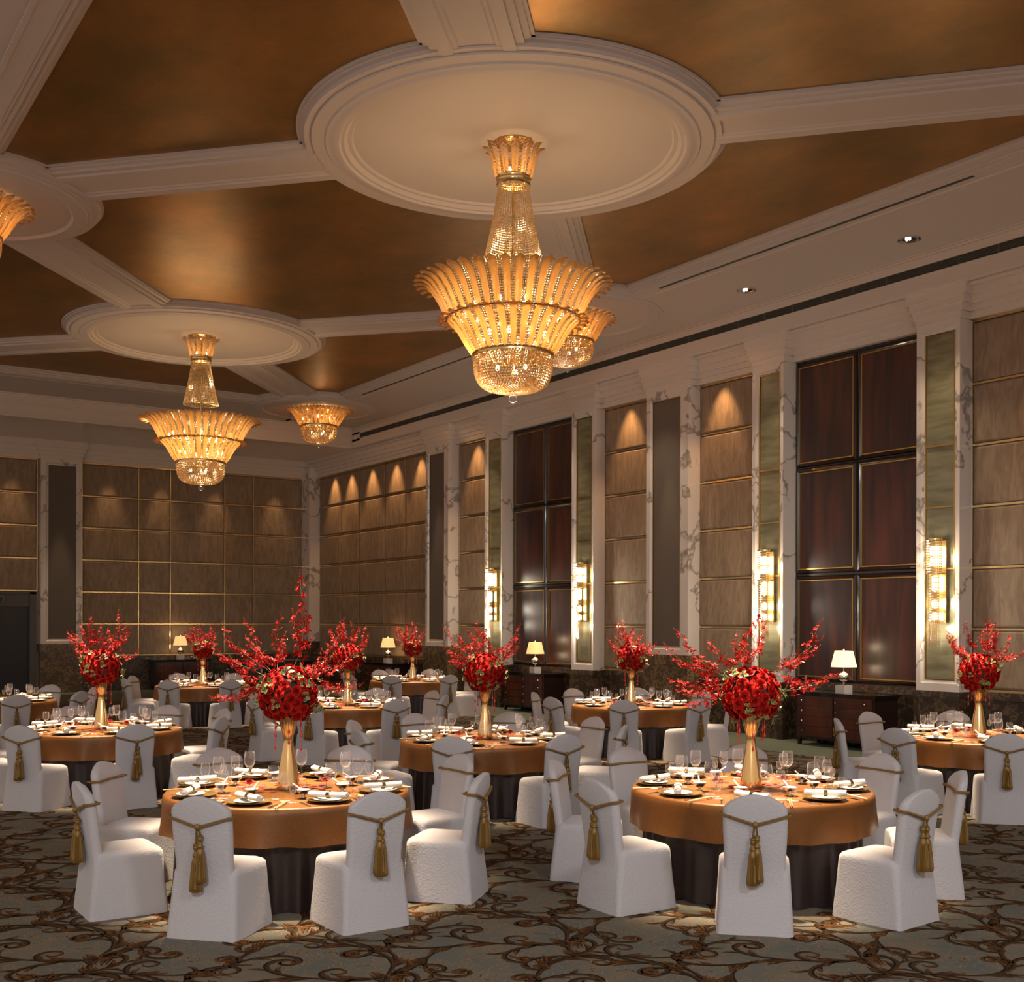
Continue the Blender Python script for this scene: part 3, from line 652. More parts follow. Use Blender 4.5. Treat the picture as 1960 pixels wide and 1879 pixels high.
def flush(x, y, label):
    t = thing('ceiling_light', (x, y, 2.04), 0, label, 'ceiling light', 'small crystal ceiling lights')
    lower_part(t, 0); part('bulb', BF, t)
    mb = MB(); mb.lathe([(.56, 5.845), (.56, 5.78), (.545, 5.775), (.53, 5.80), (.001, 5.80)], 40); mb.obj('ceiling_plate', 'brass', t)
    mb = MB(); mb.tube([(0, 0, 5.8), (0, 0, 5.0)], .015, 8); mb.obj('light_stem', 'brass', t)
    for i in range(3):
        a = i/3*2*pi+.4; point((x+.34*cos(a), y+.34*sin(a), 7.66), 7, (1, .50, .18), .06)
    point((x, y, 7.28), 9, AMB, .08)
chandelier(7.90, 11.66, 'large amber glass chandelier hanging in front, at the picture centre')
chandelier(7.96, 23.2, 'smaller-looking amber glass chandelier hanging farther left')
flush(13.27, 29.05, 'crystal ceiling light in far corner, right of the far chandelier')
flush(13.15, 17.55, 'crystal ceiling light half hidden behind the front chandelier')
flush(2.62, 17.45, 'crystal ceiling light cut off by the left picture edge')

# ================================================================== SCONCES
def fringe_mesh():
    mb = MB()
    for i in range(9):
        a = pi/2+i/8*pi; r = .085
        for k in range(16): mb.octa((r*cos(a)+.02, r*sin(a), 2.12-k*.0235-.01*(i % 3)), .0085)
    for i in range(5):
        for k in range(17): mb.octa((-.02, (i-2)*.028, 2.11-k*.0235-.01*(i % 2)), .0085)
    return mb.mesh('bead_fringe', 'crystal_warm', False)
FRM = fringe_mesh()
def sconce_tube(nm, r, z0, z1, nb, lit):
    mb = MB(); rows = int((z1-z0)/.040)
    for i in range(rows):
        for j in range(nb):
            a = pi/2+(j+.5)/nb*pi*1.0; mb.octa((r*cos(a), r*sin(a), z0+(i+.5)*(z1-z0)/rows), .0185)
    for a, b in lit: mb.lathe([(.001, a), (r*.62, a+.02), (r*.62, b-.02), (.001, b)], 16, 1)
    return mb.mesh(nm, ['crystal', 'sconce2'], False)
S1, S2 = sconce_tube('crystal_drum', .125, 2.87, 3.40, 13, [(2.97, 3.13), (3.14, 3.30)]), sconce_tube('crystal_tube', .078, 2.12, 2.87, 9, [(2.58, 2.84), (2.32, 2.46), (2.13, 2.26)])
mb = MB(); mb.box(0, .06, -.14, .14, 2.1, 3.38); BPL = mb.mesh('back_plate', 'brass', False)
mb = MB()
for z in (2.86, 3.40): mb.lathe([(.122, z-.01), (.134, z-.01), (.134, z+.01), (.122, z+.01)], 28)
SRG = mb.mesh('sconce_ring', 'brass')
for i, (y0, y1) in enumerate(SY):
    yc = (y0+.11+y1-.14)/2
    t = thing('wall_sconce', (XF-.085, yc, 0), 0, 'lit crystal tube sconce on the ' + PN[i], 'wall sconce', 'crystal wall sconces')
    part('crystal_drum', S1, t); part('crystal_tube', S2, t); part('bead_fringe', FRM, t); part('sconce_ring', SRG, t)
    b = part('back_plate', BPL, t); b.location = (.085, 0, 0)
    point((XF-.30, yc, 3.1), 16, WHITE, .1); point((XF-.26, yc, 2.4), 18, WHITE, .08); point((XF-.22, yc, 2.0), 16, WHITE, .06)

# ================================================================== CABINETS, LAMPS, PIANO
def cabinet(loc, rz, label):
    t = thing('drawer_cabinet', loc, rz, label, 'cabinet', 'dark drawer cabinets along the walls')
    W, D = 1.66, .58      # local: front faces -x, width along y
    mb = MB(); mb.box(0, D, -W/2, W/2, .12, .86); mb.obj('cabinet_body', 'darkwood', t, False)
    mb = MB(); mb.box(-.03, D, -W/2-.03, W/2+.03, .86, .915); mb.obj('cabinet_top', 'ebony', t, False)
    for j in range(2):
        for k in range(4):
            a, b = -W/2+.05+j*(W/2-.03), -.02+j*(W/2-.03); z0 = .16+k*.172
            mb = MB(); mb.box(-.018, 0, a, b, z0, z0+.164); dr = mb.obj('drawer', 'cabwood', t, False)
            mb = MB()
            for y in ((a+.12, b-.04) if j == 0 else (b-.12,)): mb.sphere((-.035, y, z0+.085), .018, 8); mb.tube([(-.018, y, z0+.085), (-.035, y, z0+.085)], .006, 6)
            mb.obj('knob', 'silver', dr)
    for sy in (-1, 1):
        for xx in (.04, D-.06):
            mb = MB(); y = sy*(W/2-.05)
            mb.loft([rrect(.035, -.035, .035, .12, .01, 3), rrect(.028, -.028, .028, .0, .01, 3)]); o = mb.obj('leg', 'darkwood', t); o.location = (xx, y, 0)
cabinet((15.24, 12.9, 0), 0, 'dark drawer cabinet before the near mahogany door')
cabinet((15.24, 22.05, 0), 0, 'dark drawer cabinet before the farther mahogany door')
cabinet((15.24, 29.3, 0), 0, 'dark drawer cabinet before the right wall end panelling')
cabinet((11.35, 34.65, 0), -pi/2+pi, 'dark drawer cabinet against the far wall')
def table_lamp(loc, rz, label, bright):
    t = thing('table_lamp', loc, rz, label, 'table lamp', 'lit table lamps on the cabinets')
    mb = MB(); mb.box(-.098, .098, -.098, .098, 0, .125); mb.obj('lamp_block', 'plinthw', t, False)
    mb = MB(); mb.lathe([(.001, .125), (.045, .128), (.018, .14), (.012, .165), (.02, .175), (.012, .185)], 20)
    mb.sphere((0, 0, .265), .098, 24, 0, .82); mb.lathe([(.03, .345), (.012, .355), (.009, .44), (.009, .71), (.014, .72), (.001, .735)], 14); mb.obj('chrome_body', 'chrome', t)
    mb = MB(); mb.lathe([(.215, .435), (.15, .705)], 36); mb.lathe([(.148, .705), (.213, .435)], 36); mb.obj('lamp_shade', 'shadew' if bright else 'shade', t)
    mb = MB(); mb.sphere((0, 0, .56), .03, 10); mb.obj('bulb', 'bulb', t)
    point((loc[0], loc[1], loc[2]+.40), 4, WARM, .04); point((loc[0], loc[1], loc[2]+.76), 3, WARM, .04)
table_lamp((15.52, 12.93, .915), 0, 'lit lamp with bright white shade before the near mahogany door', True)
table_lamp((15.52, 21.95, .915), 0, 'lit lamp with yellow shade before the farther mahogany door', False)
table_lamp((15.52, 29.25, .915), 0, 'lit lamp with yellow shade by the right wall end panelling', False)
table_lamp((11.35, 34.9, .915), 0, 'lit lamp with orange shade before the far wall', False)
def piano():
    t = thing('grand_piano', (12.35, 30.6, 0), radians(200), 'black grand piano standing before the far wall', 'piano')
    out = [(-.75, -.65), (.75, -.65), (.75, .2), (.62, .55), (.38, .8), (.2, 1.05), (-.1, 1.35), (-.4, 1.42), (-.65, 1.25), (-.75, .9)]
    def ring(z, s=1): return [(x*s, y*s, z) for x, y in out]
    mb = MB(); mb.loft([ring(.66), ring(.98)]); mb.obj('piano_case', 'ebony', t, False)
    mb = MB(); mb.loft([ring(.99, 1.02), ring(1.02, 1.02)]); mb.obj('lid', 'ebony', t, False)
    mb = MB(); mb.box(-.72, .72, -.85, -.6, .62, .74); mb.obj('keyboard_slip', 'ebony', t, False)
    mb = MB()
    mb.box(-.66, .66, -.84, -.66, .74, .755); mb.obj('keys', 'china', t, False)
    for x, y in ((-.6, -.5), (.6, -.5), (-.3, 1.1)):
        mb = MB(); mb.lathe([(.05, 0), (.05, .03), (.04, .05), (.075, .66)], 16, 0, (x, y, 0), True); mb.obj('leg', 'ebony', t)
piano()

# ================================================================== CHAIRS
def chair_cover_mesh():
    mb = MB(); R = []
    for z, hx, a, b, rd in ((0, .270, -.288, .266, .035), (.10, .263, -.279, .259, .035), (.22, .254, -.267, .249, .04), (.34, .247, -.254, .242, .045), (.405, .243, -.247, .240, .05), (.437, .241, -.243, .240, .06), (.455, .228, -.235, .228, .06), (.466, .205, -.21, .205, .06), (.472, .14, -.14, .14, .06)):
        R.append([(x*(1-.055*(1 if y < 0 else 0)*abs(y)/.285), y, zz) for x, y, zz in rrect(hx, a, b, z, rd, 6)])
    mb.loft(R, False, True)
    Rb = []
    zs = [.02, .15, .30, .42, .50, .60, .70, .78, .83, .86, .885, .905, .92, .932, .941, .947, .950]
    for z in zs:
        wv = .214-.010*math.exp(-((z-.50)/.13)**2)
        if z < .42: wv = .206+(.42-z)/.42*.046
        if z > .872: wv = .203*sqrt(max(0, (.9505-z)/.0785))
        elif z > .83: wv -= .011*((z-.83)/.042)**2
        yr = -.244-(max(0, z-.42))*.145 - (max(0, .42-z))*.09
        th = .075 if z < .8 else .075*(1-.35*((z-.8)/.15)**2)
        if z > .94: th *= .8
        bow = .018
        ring = rrect(max(wv, .012), yr, yr+th, z, .034, 5)
        Rb.append([(x, y-bow*(1-(x/.22)**2), zz) for x, y, zz in ring])
    mb.loft(Rb, True, True)
    return mb.mesh('chair_cover', 'cover', True, 70)
COVER = chair_cover_mesh()
def helix(mb, path, r, off, pitch, sides=5, strands=2):
    P = [Vector(p) for p in path]
    # resample
    out = []; step = pitch/7
    for a, b in zip(P[:-1], P[1:]):
        n = max(1, int((b-a).length/step))
        out += [a.lerp(b, i/n) for i in range(n)]
    out.append(P[-1]); s = 0; cur = [[] for _ in range(strands)]
    for i, p in enumerate(out):
        t = out[min(i+1, len(out)-1)]-out[max(0, i-1)]; t.normalize()
        a = t.cross(Vector((0, 0, 1)))
        if a.length < .1: a = t.cross(Vector((1, 0, 0)))
        a.normalize(); b = t.cross(a)
        if i: s += (out[i]-out[i-1]).length
        for k in range(strands):
            ph = s/pitch*2*pi+k*2*pi/strands; cur[k].append(p+a*off*cos(ph)+b*off*sin(ph))
    for c in cur: mb.tube(c, r, sides)
def rear_y(z, x): return -.244-(z-.42)*.145-.018*(1-(x/.22)**2)
def rope_mesh():
    mb = MB(); zt = .815; path = []
    for i in range(15):      # front run from left to right
        x = -.214+i*.0305; path.append((x, rear_y(zt, x)+.078+.012, zt))
    for dx, dy in ((.228, .055), (.233, .03), (.230, .0), (.222, -.012)): path.append((dx, rear_y(zt, .22)+dy, zt-.002))
    for i in range(12):
        x = .205-i*.0186; z = zt-.004-(.215-x)*.29; path.append((x, rear_y(z, x)-.012, z))
    for i in range(1, 12):
        x = -i*.0186; z = zt-.004-(.215+x)*.29; path.append((x, rear_y(z, x)-.012, z))
    for dx, dy in ((-.222, -.012), (-.230, 0), (-.233, .03), (-.228, .055), (-.214, .088)): path.append((dx, rear_y(zt, .22)+dy, zt-.002))
    helix(mb, path, .0058, .0052, .03)
    mb.sphere((0, rear_y(.752, 0)-.018, .752), .02, 10, 0, 1.1)
    return mb.mesh('tie_rope', 'rope')
ROPE = rope_mesh()
def tassel_mesh(nm, x1, ztop):
    """cord from the knot to the tassel head at (x1, ztop), head turned like a spindle, skirt of threads"""
    mb = MB(); y = rear_y(.55, 0)-.035
    helix(mb, [(x1*.25, rear_y(.745, 0)-.02, .745), (x1*.8, y-.002, (.74+ztop)/2), (x1, y, ztop)], .0042, .0038, .022)
    prof = [(.004, 0), (.017, -.003), (.019, -.011), (.016, -.017), (.020, -.024), (.0185, -.031), (.012, -.045), (.0115, -.056), (.018, -.066), (.023, -.072), (.022, -.081), (.016, -.088), (.019, -.094), (.025, -.106), (.0275, -.122), (.027, -.135)]
    mb.lathe(prof, 14, 0, (x1, y, ztop))
    sk = [(.027, -.125), (.030, -.17), (.034, -.22), (.038, -.27), (.040, -.305), (.034, -.315), (.001, -.30)]
    mb.lathe(sk, 36, 0, (x1, y, ztop), rip=lambda a, z: .10*(1 if int(a/(2*pi)*36+.5) % 2 else -1)+.05*sin(a*5+1))
    mb.lathe([(.002, -.175), (.005, -.18), (.004, -.19), (.005, -.20), (.009, -.25), (.013, -.29), (.001, -.29)], 10, 0, (x1+.012, y-.032, ztop), rip=lambda a, z: .12*sin(a*5))
    return mb.mesh(nm, 'tassel', True, 50)
VAR = [((-.014, .64), (.016, .70)), ((-.024, .70), (.026, .695)), ((-.006, .70), (.012, .69)), ((-.016, .66), (.012, .68))]
TAS = [[tassel_mesh('tassel', x, z) for x, z in v] for v in VAR]
def chair(loc, rz, var, label, group):
    t = thing('banquet_chair', loc, rz, label, 'chair', group)
    link('chair_cover', COVER, t); link('tie_rope', ROPE, t)
    for me in TAS[var]: link('tassel', me, t)
    return t
protos = []
chair_spec = {(1, -135): 0, (1, -90): 2, (1, -45): 1, (1, 180): 1, (2, -135): 3, (2, 180): 2, (2, -90): 1}
for k, (cx, cy) in TC.items():
    for a in SN:
        v = chair_spec.get((k, a), rnd.randrange(4)); ar = radians(a+rnd.uniform(-1.5, 1.5)); R = 1.285+rnd.uniform(-.015, .02)
        p = (cx+R*cos(ar), cy+R*sin(ar), 0)
        if not inview((p[0], p[1], .7), 70): continue
        lab = 'white-covered chair with gold tassel tie at %s side of the %s' % (SN[a], TN[k]); rz = ar+pi/2+radians(rnd.uniform(-4, 4))
        if len(protos) <= v or True:
            src = next((q for q in protos if q[0] == v), None)
            if src is None:
                o = chair(p, rz, v, lab, 'covered chairs round the tables'); protos.append((v, o))
            else:
                o = copy_tree(src[1]); o.location = p; o.rotation_euler = (0, 0, rz); o['label'] = lab

# ================================================================== TABLES
def cloth_mesh(seed):
    r = random.Random(seed); n = 144; mb = MB(); ph = [r.uniform(0, 6.3) for _ in range(5)]
    def wav(a): return .45*sin(7*a+ph[0])+.35*sin(11*a+ph[1])+.30*sin(17*a+ph[2])+.2*sin(26*a+ph[3])
    rings = []
    for rr, z in ((.05, .768), (.3, .768), (.6, .768), (.85, .768), (.925, .7675), (.942, .763), (.952, .752)): rings.append([(rr*cos(j/n*2*pi), rr*sin(j/n*2*pi), z) for j in range(n)])
    for i in range(1, 8):
        t = i/7; ring = []
        for j in range(n):
            a = j/n*2*pi; q = .957+.014*t+.030*t**1.2*wav(a); ring.append((q*cos(a), q*sin(a), .752-.265*t+.010*t*wav(a+1.7)))
        rings.append(ring)
    mb.loft(rings, True, False); return mb.mesh('tablecloth', 'cloth', True, 70)
CLM = [cloth_mesh(s) for s in (1, 2, 3)]
mb = MB(); n = 300
mb.loft([[((rr+am*(sin(26*j/n*2*pi+1.1*sin(5*j/n*2*pi))))*cos(j/n*2*pi), (rr+am*(sin(26*j/n*2*pi+1.1*sin(5*j/n*2*pi))))*sin(j/n*2*pi), z) for j in range(n)] for rr, am, z in ((.86, .008, .745), (.845, .015, .60), (.85, .019, .3), (.862, .024, .005))], False, False)
SKM = mb.mesh('table_skirt', 'skirt', True, 80)
mb = MB(); mb.lathe([(.001, .745), (.935, .745), (.94, .755), (.935, .764), (.001, .764)], 64); TTM = mb.mesh('tabletop', 'darkwood')
mb = MB(); mb.lathe([(.30, 0), (.30, .03), (.07, .06), (.06, .70), (.22, .745)], 24, 0, (0, 0, 0), True); PDM = mb.mesh('pedestal', 'darkwood')
for k, (x, y) in TC.items():
    t = thing('banquet_table', (x, y, 0), k*.7, 'round banquet table with dark brown pleated skirt, the %s' % TN[k], 'table', 'round banquet tables')
    link('tabletop', TTM, t); link('table_skirt', SKM, t); link('pedestal', PDM, t)
    c = link('tablecloth', CLM[k % 3]); c.location = (x, y, .002); c.rotation_euler = (0, 0, k*1.1); tag(c, 'copper satin cloth draped over the %s' % TN[k], 'tablecloth', 'copper tablecloths')
ZT = .772
# ---- table ware meshes
mb = MB(); mb.lathe([(.001, 0), (.10, 0), (.11, .003), (.160, .016), (.168, .021), (.168, .024), (.158, .021), (.108, .008), (.001, .006)], 48); CHM = mb.mesh('charger_plate', 'charger')
mb = MB(); mb.lathe([(.001, .001), (.06, .001), (.066, .004), (.105, .016), (.108, .019), (.104, .0205), (.064, .009), (.001, .007)], 40); PLM = mb.mesh('dinner_plate', 'china')
def napkin():
    mb = MB(); rings = []
    for i in range(15):
        t = i/14; x = (t-.5)*.30; e = 1-.10*sin(pi*t); sq = 1 if abs(t-.5) > .04 else .93
        rings.append([(x+.004*sin(j*1.3), .030*e*sq*cos(j/20*2*pi), .024+.024*e*sq*sin(j/20*2*pi)) for j in range(20)])
    mb.loft(rings, True, True)
    for sx in (-1, 1):      # rolled layers visible at the ends
        mb.loft([[(sx*(.150+.003*q), (.026-.008*q)*cos(j/16*2*pi), .024+(.020-.007*q)*sin(j/16*2*pi)) for j in range(16)] for q in range(3)], False, True)
    a = mb.mesh('napkin', 'napkin', True, 50)
    mb = MB(); mb.lathe([(.0262, -.013), (.0300, -.013), (.0300, .013), (.0262, .013)], 24)
    mb.v = [(z, y*1.06, x+.024) for x, y, z in mb.v]
    return a, mb.mesh('napkin_ring', 'ring')
NPM, NRM = napkin()
def lathe_mesh(nm, prof, m, n=22):
    mb = MB(); mb.lathe(prof, n); return mb.mesh(nm, m, True, 60)
GOB = lathe_mesh('wine_goblet', [(.001, .002), (.034, .001), (.036, .003), (.010, .009), (.0042, .018), (.0038, .085), (.006, .095), (.024, .108), (.038, .130), (.042, .155), (.040, .185), (.034, .215), (.0325, .215), (.0385, .185), (.0405, .155), (.0365, .131), (.022, .111), (.001, .104)], 'glass', 24)
WIN = lathe_mesh('wine_glass', [(.001, .002), (.031, .001), (.033, .003), (.009, .008), (.004, .016), (.0035, .075), (.006, .085), (.020, .096), (.031, .116), (.034, .138), (.031, .165), (.027, .185), (.0255, .185), (.0295, .165), (.0325, .138), (.0295, .117), (.018, .099), (.001, .092)], 'glass', 22)
LIQ = lathe_mesh('cordial_glass', [(.001, .002), (.025, .001), (.026, .003), (.007, .008), (.0035, .014), (.0035, .045), (.006, .052), (.018, .064), (.024, .085), (.022, .115), (.0205, .115), (.0225, .085), (.0165, .066), (.001, .058)], 'glass', 20)
BOW = lathe_mesh('sauce_bowl', [(.001, .001), (.024, .001), (.025, .004), (.010, .010), (.008, .018), (.014, .024), (.036, .040), (.048, .056), (.050, .058), (.047, .057), (.034, .043), (.001, .030)], 'silver', 28)
mb = MB(); mb.lathe([(.001, .045), (.036, .050), (.042, .058), (.044, .059), (.038, .048), (.001, .0405)], 24); BWL = mb.mesh('bowl_liner', 'china')
def spoon():
    mb = MB(); mb.tube([(.0, 0, .058), (.03, 0, .063), (.065, 0, .085), (.085, 0, .098)], lambda t: .0065-.001*t, 8); mb.sphere((-.006, 0, .058), .015, 12, 0, .45); return mb.mesh('porcelain_spoon', 'china')
SPM = spoon()
def knife():
    mb = MB(); mb.loft([rrect(.009, -.105, -.02, .0, .004, 3), rrect(.008, -.105, -.02, .005, .004, 3)]); mb.loft([rrect(.0085, -.022, .105, .001, .006, 3), rrect(.0075, -.022, .100, .0025, .006, 3)]); return mb.mesh('table_knife', 'silver')
def fork():
    mb = MB(); mb.loft([rrect(.006, -.10, .03, 0, .004, 3), rrect(.005, -.10, .03, .004, .004, 3)]); mb.loft([rrect(.012, .03, .06, .001, .006, 3), rrect(.011, .03, .06, .004, .006, 3)])
    for i in range(4): mb.box(-.0115+i*.0063, -.0085+i*.0063+.001, .055, .10, .001, .004)
    return mb.mesh('table_fork', 'silver')
mb = MB(); mb.tube([(0, -.115, .004), (0, .115, .020)], lambda t: .0042-.0015*t, 8); CSM = mb.mesh('chopstick', 'bamboo')
mb = MB(); mb.sphere((-.022, 0, .009), .009, 10); mb.sphere((.022, 0, .009), .009, 10); mb.tube([(-.022, 0, .009), (.022, 0, .009)], .005, 8); RSM = mb.mesh('cutlery_rest', 'silver')
KNM, FKM = knife(), fork()
def put(nm, me, loc, rz, label, cat, group):
    o = link(nm, me); o.location = loc; o.rotation_euler = (0, 0, rz); return tag(o, label, cat, group)
near = (1, 2, 3, 4, 7)
for k, (cx, cy) in TC.items():
    for a in SN:
        ar = radians(a); e = Vector((cos(ar), sin(ar))); tt = Vector((-sin(ar), cos(ar)))    # outward, tangential
        def at(o, t): return (cx+e.x*o+tt.x*t, cy+e.y*o+tt.y*t)
        c = at(.755, 0)
        if not inview((c[0], c[1], .8), 20): continue
        pl = '%s seat of the %s' % (SN[a], TN[k]); rj = lambda s: rnd.uniform(-s, s)
        put('charger_plate', CHM, (*c, ZT), 0, 'round bronze charger plate at %s' % pl, 'charger plate', 'bronze charger plates')
        c2 = at(.775+rj(.01), rj(.02)); put('dinner_plate', PLM, (*c2, ZT+.009), 0, 'white china plate on the charger, %s' % pl, 'plate', 'white china plates')
        nk = put('napkin', NPM, (*c2, ZT+.031), ar+radians(45+rj(10)), 'rolled ivory napkin in dark ring, %s' % pl, 'napkin', 'rolled napkins'); nr = link('napkin_ring', NRM, nk)
        c3 = at(.50+rj(.02), -.09+rj(.015)); bw = put('sauce_bowl', BOW, (*c3, ZT), rj(3), 'small silver footed sauce bowl at %s' % pl, 'bowl', 'silver sauce bowls'); link('bowl_liner', BWL, bw); bw.scale = (1.2, 1.2, 1.15)
        put('porcelain_spoon', SPM, (*c3, ZT+.011), ar+radians(200+rj(40)), 'white porcelain spoon in the sauce bowl, %s' % pl, 'spoon', 'porcelain spoons')
        for nm, me, o, t in (('wine_goblet', GOB, .545, .105), ('wine_glass', WIN, .605, .215), ('cordial_glass', LIQ, .66, .30)):
            q = at(o+rj(.008), t+rj(.008)); g_ = put(nm, me, (*q, ZT), 0, 'clear %s at %s' % (nm.replace('_', ' '), pl), 'glass', nm.replace('_', ' ')+'s on the tables'); g_.scale = (1.12, 1.12, 1.16)
        if k in near:
            q = at(.79, .30+rj(.01)); put('cutlery_rest', RSM, (*at(.70, .255), ZT), ar, 'silver cutlery rest at %s' % pl, 'cutlery rest', 'silver cutlery rests')
            put('table_knife', KNM, (*at(.80, .215+rj(.01)), ZT), ar+pi/2+rj(.08), 'silver table knife at %s' % pl, 'knife', 'table knives')
            for d in (0, .014): put('chopstick', CSM, (*at(.81, .265+d), ZT), ar+pi/2+.02*d, 'pale wooden chopstick at %s' % pl, 'chopstick', 'chopsticks')
            put('table_fork', FKM, (*at(.80, -.215+rj(.01)), ZT), ar+pi/2+rj(.1), 'silver table fork at %s' % pl, 'fork', 'table forks')

# ================================================================== FLOWERS
def rose_mesh(seed):
    r = random.Random(seed); mb = MB()
    for (n, rad, h, op, hh) in ((3, .009, .030, .08, .034), (4, .017, .026, .28, .036), (5, .027, .020, .55, .034), (6, .037, .010, .95, .028)):
        o = r.uniform(0, 6.3)
        for i in range(n):
            a0 = o+i/n*2*pi; wd = 2*pi/n*.72; V = []
            for u in range(4):
                t = u/3
                for v in range(5):
                    s = -1+v/2; a = a0+s*wd*(.55+.45*t)*.9
                    rr = rad*(.35+.65*t)+op*.014*t*t-.003*(1-abs(s)); z = h*.25+hh*t*(1-.18*abs(s)**2)-op*.016*t**3
                    V.append((rr*cos(a), rr*sin(a), z))
            mb.add(V, [(u*5+v, u*5+v+1, u*5+v+6, u*5+v+5) for u in range(3) for v in range(4)])
    mb.lathe([(.001, 0), (.02, .004), (.028, .014), (.001, .02)], 8)
    return mb.mesh('rose', 'rose', True, 80)
ROS = [rose_mesh(s) for s in (1, 2)]
def spray_mesh(seed, ln, bend):
    """arching orchid stem along +x rising in z, set with small open flowers"""
    r = random.Random(seed); mb = MB(); P = []
    for i in range(15):
        t = i/14; P.append(Vector((ln*t, .055*sin(t*3+seed)+.03*sin(t*6.5+seed*2), bend*ln*t*t+.035*sin(t*4.5+seed))))
    mb.tube(P, lambda t: .0035*(1-.75*t), 5, 1)
    for i in range(3):      # side twigs
        b = P[5+i*3]; d = Vector((r.uniform(.3, 1), r.uniform(-1, 1), r.uniform(-.3, 1))).normalized(); q = [b, b+d*.05, b+d*.09+Vector((0, 0, .01))]; mb.tube(q, .0016, 4, 1)
    def flower(c, s, d):
        d = d.normalized(); u = d.cross(Vector((0, 0, 1)));
        if u.length < .1: u = Vector((1, 0, 0))
        u.normalize(); v = d.cross(u); o = r.uniform(0, 6.3)
        for i in range(5):
            a = o+i*2*pi/5; ra = u*cos(a)+v*sin(a); ta = -u*sin(a)+v*cos(a); L_ = s*(1 if i % 2 else .8)
            mb.add([c, c+ra*L_*.5+ta*L_*.22+d*.15*s, c+ra*L_+d*s*.30, c+ra*L_*.5-ta*L_*.22+d*.15*s], [(0, 1, 2), (0, 2, 3)], 0 if r.random() < .98 else 2)
        mb.octa(c+d*s*.2, s*.16, 2 if r.random() < .3 else 0)
    for i in range(40):
        t = .22+.76*(i/39)+r.uniform(-.02, .02); k = t*14; j = min(13, int(k)); c = P[j].lerp(P[j+1], k-j)
        d = Vector((r.uniform(-.3, .7), r.uniform(-1, 1), r.uniform(-.9, 1))); sp = .058*(1.15-.65*t)
        flower(c+d.normalized()*sp*r.uniform(.4, 1.1), .031*(1.25-.6*t)*r.uniform(.6, 1.35), d)
    for i in range(5):      # closed buds at the tip
        mb.octa(P[-1]+Vector((i*.012, r.uniform(-.01, .01), r.uniform(-.01, .012)+.006*i)), .005, 0)
    return mb.mesh('orchid_spray', ['orchid', 'stem', 'orchidp'], False)
SPR = [spray_mesh(1, .46, .25), spray_mesh(2, .40, -.15), spray_mesh(3, .52, .10), spray_mesh(4, .36, .4)]
def sprig_mesh(seed):
    r = random.Random(seed); mb = MB(); mb.tube([(0, 0, 0), (.01, 0, .03), (.0, .01, .06)], .0015, 4, 0)
    for i in range(7):
        a = r.uniform(0, 6.3); c = Vector((.01*cos(a), .01*sin(a), .015+.007*i)); d = Vector((cos(a), sin(a), r.uniform(.1, .8))).normalized(); s = d.cross(Vector((0, 0, 1))).normalized(); nn = s.cross(d)
        ln = r.uniform(.028, .042); w = ln*.36
        for sc, mi, up in ((1, 1, 0), (.78, 0, .0012)):
            o = d*ln*(1-sc)*.5
            mb.add([c+o+nn*up, c+o+d*ln*sc*.35+s*w*sc+nn*(up+.003), c+o+d*ln*sc*.75+s*w*sc*.7+nn*up, c+o+d*ln*sc, c+o+d*ln*sc*.75-s*w*sc*.7+nn*up, c+o+d*ln*sc*.35-s*w*sc+nn*(up+.003)], [(0, 1, 2, 3), (0, 3, 4, 5)], mi)
    return mb.mesh('leaf_sprig', ['leaf', 'cream'], False)
SGM = [sprig_mesh(1), sprig_mesh(2)]
def pendant_mesh(ln):
    mb = MB(); mb.tube([(0, 0, 0), (0, 0, -ln)], .0022, 5)
    for z in (ln*.62, ln): mb.lathe([(.001, .012), (.006, .0), (.0105, -.014), (.008, -.024), (.001, -.030)], 10, 0, (0, 0, -z))
    return mb.mesh('bead_pendant', 'redglass')
PDN = [pendant_mesh(l) for l in (.22, .28, .17)]
mb = MB()
mb.lathe([(.001, .0), (.088, .0), (.090, .006), (.084, .06), (.070, .16), (.054, .25), (.041, .32), (.036, .36), (.040, .395), (.052, .43), (.066, .475), (.074, .515), (.076, .535), (.070, .535), (.05, .46), (.001, .40)], 40, rip=lambda a, z: .025*sin(4*a)*min(1, z/.1) if z < .5 else 0.012*sin(4*a))
VSM = None; mb.v = [(x, y, z*1.07) for x, y, z in mb.v]; VSM = mb.mesh('gold_vase', 'vase', True, 60)
mb = MB(); mb.sphere((0, 0, 0), .195, 24, 0, .92); COREM = mb.mesh('foliage_core', 'core')
